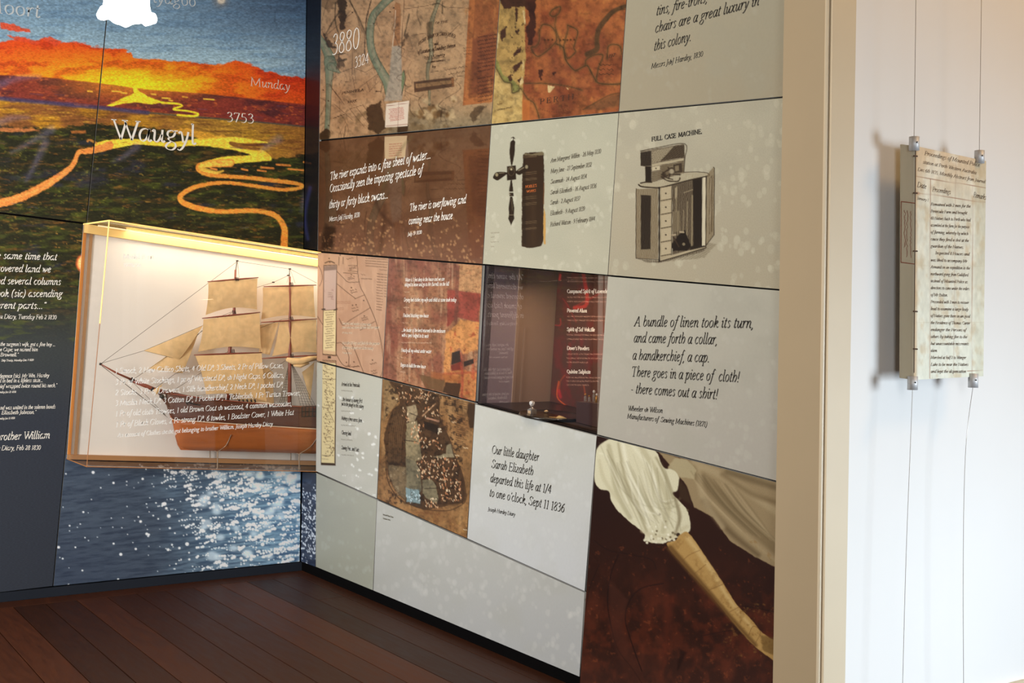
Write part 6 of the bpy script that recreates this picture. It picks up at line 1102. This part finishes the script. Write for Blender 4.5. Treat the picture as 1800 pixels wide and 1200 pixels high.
p = shelf_pt(*k12((590, 800))[0]); tr = MB().lathe([(0, .0), (.115, 0), (.125, .006), (.12, .012), (.11, .008), (0, .008)], p, 28); SL = (NI2[3].z - NI2[2].z) / (NI2[3].y - NI2[2].y); tr.v = [(v[0], v[1], v[2] + SL * (v[1] - p.y) + .001) for v in tr.v]; t = tr.obj('dark_tray', mat('tray_lacquer', rgb(26, 18, 12), .25), smooth=True, label='round dark lacquer tray on the floor of the wall niche', cat='tray')
p2 = shelf_pt(*k12((515, 768))[0]) + Vector((0, 0, .010)); MB().lathe([(0, 0), (.007, .002), (.009, .006), (.005, .009), (0, .010)], p2, 10).obj('ivory_button', mat('ivory', rgb(222, 196, 150), .5), smooth=True, label='tiny round ivory knob lying on the dark niche tray', cat='button')
qa, qb = shelf_pt(*k12((560, 838))[0]) + Vector((0, 0, .011)), shelf_pt(*k12((820, 866))[0]) + Vector((0, 0, .012))
q = thing('feather_quill', 'small cream feather-shaped quill lying on the dark niche tray', 'quill', qa); IV = mat('quill_ivory', rgb(190, 150, 90), .6)
MB().tube([qa, qa.lerp(qb, .5)], [.0012, .0022], 6).obj('shaft', IV, q); MB().tube([qa.lerp(qb, .42), qa.lerp(qb, .55), qa.lerp(qb, .75), qb], [.003, .009, .007, .001], 8).obj('vane', mat('quill_vane', rgb(206, 176, 116), .7), q, True)
# dark stand with little brass and glass jars at the right end of the niche
pa = k12((1000, 545), (1310, 575), (1290, 930), (985, 900))
st0 = shelf_pt(1042, 745); BRS = mat('aged_brass', rgb(176, 126, 60), .35, metal=.6)
sz = float(on(0, st0.x, np.float64(1036), np.float64(706))[2]); y0_, y1_ = float(on(0, st0.x - .04, np.float64(1013), np.float64(720))[1]), NI[1].y + .006
zf = lambda y: st0.z + SL * (y - st0.y) + .001
MB().prism([(st0.x - .04, y1_ + .004, zf(y1_ + .004)), (st0.x + .06, y1_ + .004, zf(y1_ + .004)), (st0.x + .06, y0_, zf(y0_)), (st0.x - .04, y0_, zf(y0_))], [(st0.x - .04, y1_ + .004, sz), (st0.x + .06, y1_ + .004, sz), (st0.x + .06, y0_, sz), (st0.x - .04, y0_, sz)]).obj('dark_stand', mat('stand_plum', rgb(66, 42, 40), .5), label='dark plum display block at the right end of the wall niche', cat='stand')
for n_, (px, hh, rw, lab) in enumerate([(1029, 13, 2.6, 'small clear glass vial, leftmost on the dark plum block'), (1036, 11, 2.4, 'small brass-capped vial, second from left on the dark plum block'), (1044, 20, 2.7, 'tall brass and glass vial in the middle of the dark plum block'), (1049, 15, 2.4, 'amber vial with a pale stopper, rightmost on the dark plum block')]):
    yy_ = float(on(0, st0.x, np.float64(px), np.float64(704))[1]); m_ = mpp; P = Vector((st0.x, yy_, sz)); a = thing('glass_vial', lab, 'vial', P, 'vials on the niche block')
    MB().lathe([(0, 0), (rw * m_, 0), (rw * m_, hh * .6 * m_), (rw * .5 * m_, hh * .72 * m_), (rw * .5 * m_, hh * .8 * m_)], P, 10).obj('vial_body', CG if n_ != 3 else BRS, a, True); MB().lathe([(0, hh * .78 * m_), (rw * .8 * m_, hh * .82 * m_), (rw * .9 * m_, hh * .95 * m_), (0, hh * 1.05 * m_)], P, 10).obj('vial_stopper', BRS if n_ < 2 else CG2, a, True)

# ================================================================== hanging manuscript in the neighbouring room
YD = Y_HALL - .095
def Wp(px, py, y=YD): return V(on(1, y, np.float64(px), np.float64(py)))
ms = thing('hanging_manuscript', 'enlarged handwritten diary page hung on thin wires before the pale wall', 'manuscript board', Wp(1670, 660))
pg = [Wp(1609.5, 256.5), Wp(1733.5, 283), Wp(1728.5, 661), Wp(1606.5, 667.5)]
def doc_print(c):
    X, Y = c.X, c.Y; c.base((196, 190, 170)); c.mixm((1 - smooth(255, 380, Y)) * .7, (196, 164, 126)); c.mixm(smooth(420, 660, Y) * .6, (206, 208, 192)); c.fuzz((176, 150, 112), 9, 22, .5, .8, .45, 3); c.fuzz((222, 220, 204), 16, 40, .5, .8, .5, 5); c.mixm((1 - smooth(1609, 1614, X)) * .6, (176, 140, 100))
    s = (283 - 256.5) / 124; SP = (128, 84, 60)
    def ln(x0, y0, x1, y1, w=.9, a=.8): c.line([(x0, y0), (x1, y1)], w, SP, a, .6, False)
    ln(1609, 310, 1733, 330); ln(1609, 338, 1733, 356); ln(1636, 314, 1634, 665); ln(1710, 326, 1708, 662, .8, .6); ln(1700, 652, 1727, 650); ln(1680, 284, 1676, 660, .6, .2)
    c.line([(1606, 466), (1732, 468)], .8, (180, 168, 140), .5, .8, False); c.line([(1606, 567), (1730, 566)], .8, (180, 168, 140), .5, .8, False); c.mixm(smooth(1712, 1716, X) * .25, (166, 160, 132))
    c.disc(1614, 340, 3, (150, 96, 66), .4, 2)
nz0 = np.array([[p.x, p.z] for p in pg])
def wall_plane(px, py, off=0.): return on(1, YD - off, px, py)
page = grid_panel('page', wall_plane, [(1609.5, 256.5), (1733.5, 283), (1728.5, 661), (1606.5, 667.5)], doc_print, PAPER, 1.6, .004, (0, 0), ms, .84)
fl = MB(); cols = 6; L0, L1, R0, R1 = (1583.5, 253.5), (1582, 664), (1609.5, 256.5), (1606.5, 667.5)
fv = []
for j in range(9):
    for i_ in range(cols + 1):
        u = i_ / cols; v = j / 8; px = (R0[0] * (1 - u) + L0[0] * u) * (1 - v) + (R1[0] * (1 - u) + L1[0] * u) * v; py = (R0[1] * (1 - u) + L0[1] * u) * (1 - v) + (R1[1] * (1 - u) + L1[1] * u) * v; fv.append(Wp(px, py, YD + .045 * u ** 1.5 + .004 * math.sin(PI * u)))
n = cols + 1; ff = [(j * n + i_, (j + 1) * n + i_, (j + 1) * n + i_ + 1, j * n + i_ + 1) for j in range(8) for i_ in range(cols)]; m0 = len(fv); fv += [v + Vector((.001, .003, 0)) for v in fv]; ff += [tuple(m0 + a for a in f[::-1]) for f in ff]
fold = fl.add(fv, ff).obj('folded_leaf', mat('aged_leaf', rgb(196, 184, 158), .75, noise=.08, nscale=12, stretch=(1, 1, .4)), ms, True, label='folded back left leaf with a red-bordered note')
nt = MB(); SPI = mat('rust_ink', rgb(150, 78, 56), .7)
def leafpt(u, v, e=.0012):
    px = (R0[0] * (1 - u) + L0[0] * u) * (1 - v) + (R1[0] * (1 - u) + L1[0] * u) * v; py = (R0[1] * (1 - u) + L0[1] * u) * (1 - v) + (R1[1] * (1 - u) + L1[1] * u) * v; p = Wp(px, py, YD + .045 * u ** 1.5 + .004 * math.sin(PI * u)); return p + Vector((-.6, -.8, 0)) * e
for v in (.245, .505): nt.tube([leafpt(t, v) for t in np.linspace(.02, .98, 6)], .0012, 4)
nt.tube([leafpt(.97, v) for v in np.linspace(.245, .505, 6)], .0008, 4); rz = random.Random(2)
for u in (.72, .55, .3):
    nt.tube([leafpt(u + rz.uniform(-.05, .05), v) for v in np.linspace(.28, .28 + (.16 if u > .6 else .2), 26)], .0006, 4)
nt.obj('note', SPI, ms)
stt = MB(); stt.tube([Wp(1609.5, 262, YD - .002), Wp(1608, 480, YD - .002), Wp(1606.8, 655, YD - .002)], .0012, 5)
for y in (274, 339, 441, 547, 613): stt.tube([Wp(1606, y, YD - .003), Wp(1612.5, y + .5, YD - .003)], .0022, 5)
stt.obj('stitching', mat('brown_thread', rgb(76, 52, 36), .8), ms)
i = Ink(wall_plane, .001)
for t, a, b, cap in [('Proceedings of Mounted Police', (1625, 272), (1722, 293), 7), ('station at Perth Western Australia', (1622, 287), (1716, 306), 6), ('Dec 6th 1835, Monthly Abstract from Journal', (1613, 300), (1732, 322), 6), ('Date', (1612, 328), (1628, 332), 9), ('Proceedings', (1639, 336), (1671, 341), 8), ('Remarks', (1711, 346), (1733, 351), 9), ('January 1', (1612, 350), (1632, 354), 5)]: i.line(t, a, b, cap, .75)
body = ['Remained with 2 men for the', 'Peninsula Farm and brought', '60 Natives back to Perth who had', 'assembled at the farm for the purpose', 'of farming, whereby by which', 'cause they fired a shot at the', 'guardian of the Natives.', 'Inspected 8 Houses and', 'was liked to accompany Mr', 'Armand on an expedition to the', 'northward going from Guildford', 'instead of Mounted Police as', 'directions to come under the orders', 'of Mr Bolton.', 'Proceeded with 2 men to recover', 'lead to examine a large body', 'of Natives gone there on am good', 'the Residence of Thomas Carter', 'endanger the Persons of', 'others by taking fire to the', 'hut unaccountable miscreants', 'alarm.', 'Marched at half 2 to Wanger', 'Lake to be near the Natives', 'and kept the dispensation']
for n_, t in enumerate(body):
    y = 361 + n_ * 12.25; sl = .055 * (1 - n_ / 25 * 1.1); x1_ = 1706 - (0, 6, 0, 2, 4, 3, 12, 2, 6, 1, 4, 5, 2, 40, 3, 4, 1, 1, 8, 6, 3, 58, 8, 4, 8)[n_]; x0_ = 1636 + (8 if n_ == 7 else 0); i.line(t, (x0_, y), (x1_, y + (x1_ - x0_) * sl), 5.2, .95)
i.obj(mat('faded_brown_ink', rgb(88, 66, 50), .8), page)
ALU = mat('brushed_aluminium', rgb(206, 204, 202), .55, metal=.5); WIRE = mat('steel_wire', rgb(150, 140, 128), .4, metal=.5)
for n_, (x_, ya, yb_) in enumerate([(1606.8, 240.5, 264.5), (1721.5, 264.5, 287), (1604, 661, 685), (1710.5, 656.5, 681)]):
    a, b_ = Wp(x_ + .3, ya, YD - .002), Wp(x_ - .1, yb_, YD - .002); cl = MB().tube([a, b_], .0145, 16).obj('clamp', ALU, ms, True)
    MB().tube([a.lerp(b_, .45) + Vector((-.006, -.0135, 0)), a.lerp(b_, .45) + Vector((-.006, -.0155, 0))], .0022, 8).obj('screw', BLK, cl)
t0 = Wp(1606.8, 240.5, YD - .002); t1 = Wp(1721.5, 264.5, YD - .002)
for t in (t0, t1): MB().tube([t, Vector((t.x, t.y, CEIL))], .0009, 5).obj('wire', WIRE, ms)
for P in ([(1604, 685), (1600, 790), (1594, 940), (1590, 1070), (1586, 1230)], [(1710, 681), (1702, 740), (1697, 800), (1694, 900), (1693, 1050), (1694, 1230)]):
    pts = [Vector(q) for q in catmull([tuple(Wp(*p, YD - .002)) for p in P], 5)]; e = pts[-1]; pts.append(Vector((e.x, e.y, .005))); MB().tube(pts, .0008, 5).obj('wire', WIRE, ms)

# ================================================================== pendant lamp
dpt = 3.5; rr_ = rays(np.float64(222.5), np.float64(30)); LP = V(CAM + rr_ / FPX * dpt)
lamp = thing('pendant_lamp', 'glowing white ruffled tulip glass lamp shade hanging at the top left', 'lamp', LP)
sc_ = dpt / FPX
prof = [(42, -4), (48, -2), (50.5, 3), (48.5, 7), (44.5, 6), (41, 12), (38.8, 24), (38.5, 36), (38, 55), (35, 75), (28, 92), (18, 102), (12, 106)]
def ruf(j, q):
    a = max(0, 1 - j / 6.) ; return ((3.2 * math.cos(5 * q + .4) + 1.2 * math.cos(11 * q)) * a * sc_, (3.4 * math.cos(5 * q + 2.1) + 1.3 * math.sin(13 * q)) * a * sc_)
OPAL = mat('lit_opal_glass', (1, 1, 1), .3, emit=(1, .97, .9), es=4)
lm = MB().lathe([(r * sc_, z * sc_) for r, z in prof], LP, 72, ruf); me = lm.me(True); o = link('glass_shade', me, OPAL, lamp); sm_ = o.modifiers.new('s', 'SOLIDIFY'); sm_.thickness = .003
MB().lathe([(0, 40 * sc_), (14 * sc_, 46 * sc_), (17 * sc_, 60 * sc_), (10 * sc_, 80 * sc_), (0, 84 * sc_)], LP, 16).obj('bulb', OPAL, lamp, True)
BR = mat('polished_brass', rgb(190, 150, 80), .25, metal=.9)
MB().lathe([(0, .168), (.012, .168), (.03, .172), (.034, .186), (.022, .2), (.012, .215), (0, .22)], LP, 20).obj('lamp_holder', BR, lamp, True)
MB().tube([LP + Vector((0, 0, .21)), Vector((LP.x, LP.y, CEIL - .02))], .006, 10).obj('rod', BR, lamp); MB().lathe([(0, 0), (.05, .0), (.06, .012), (.06, .02)], (LP.x, LP.y, CEIL - .02), 24).obj('ceiling_rose', BR, lamp, True)
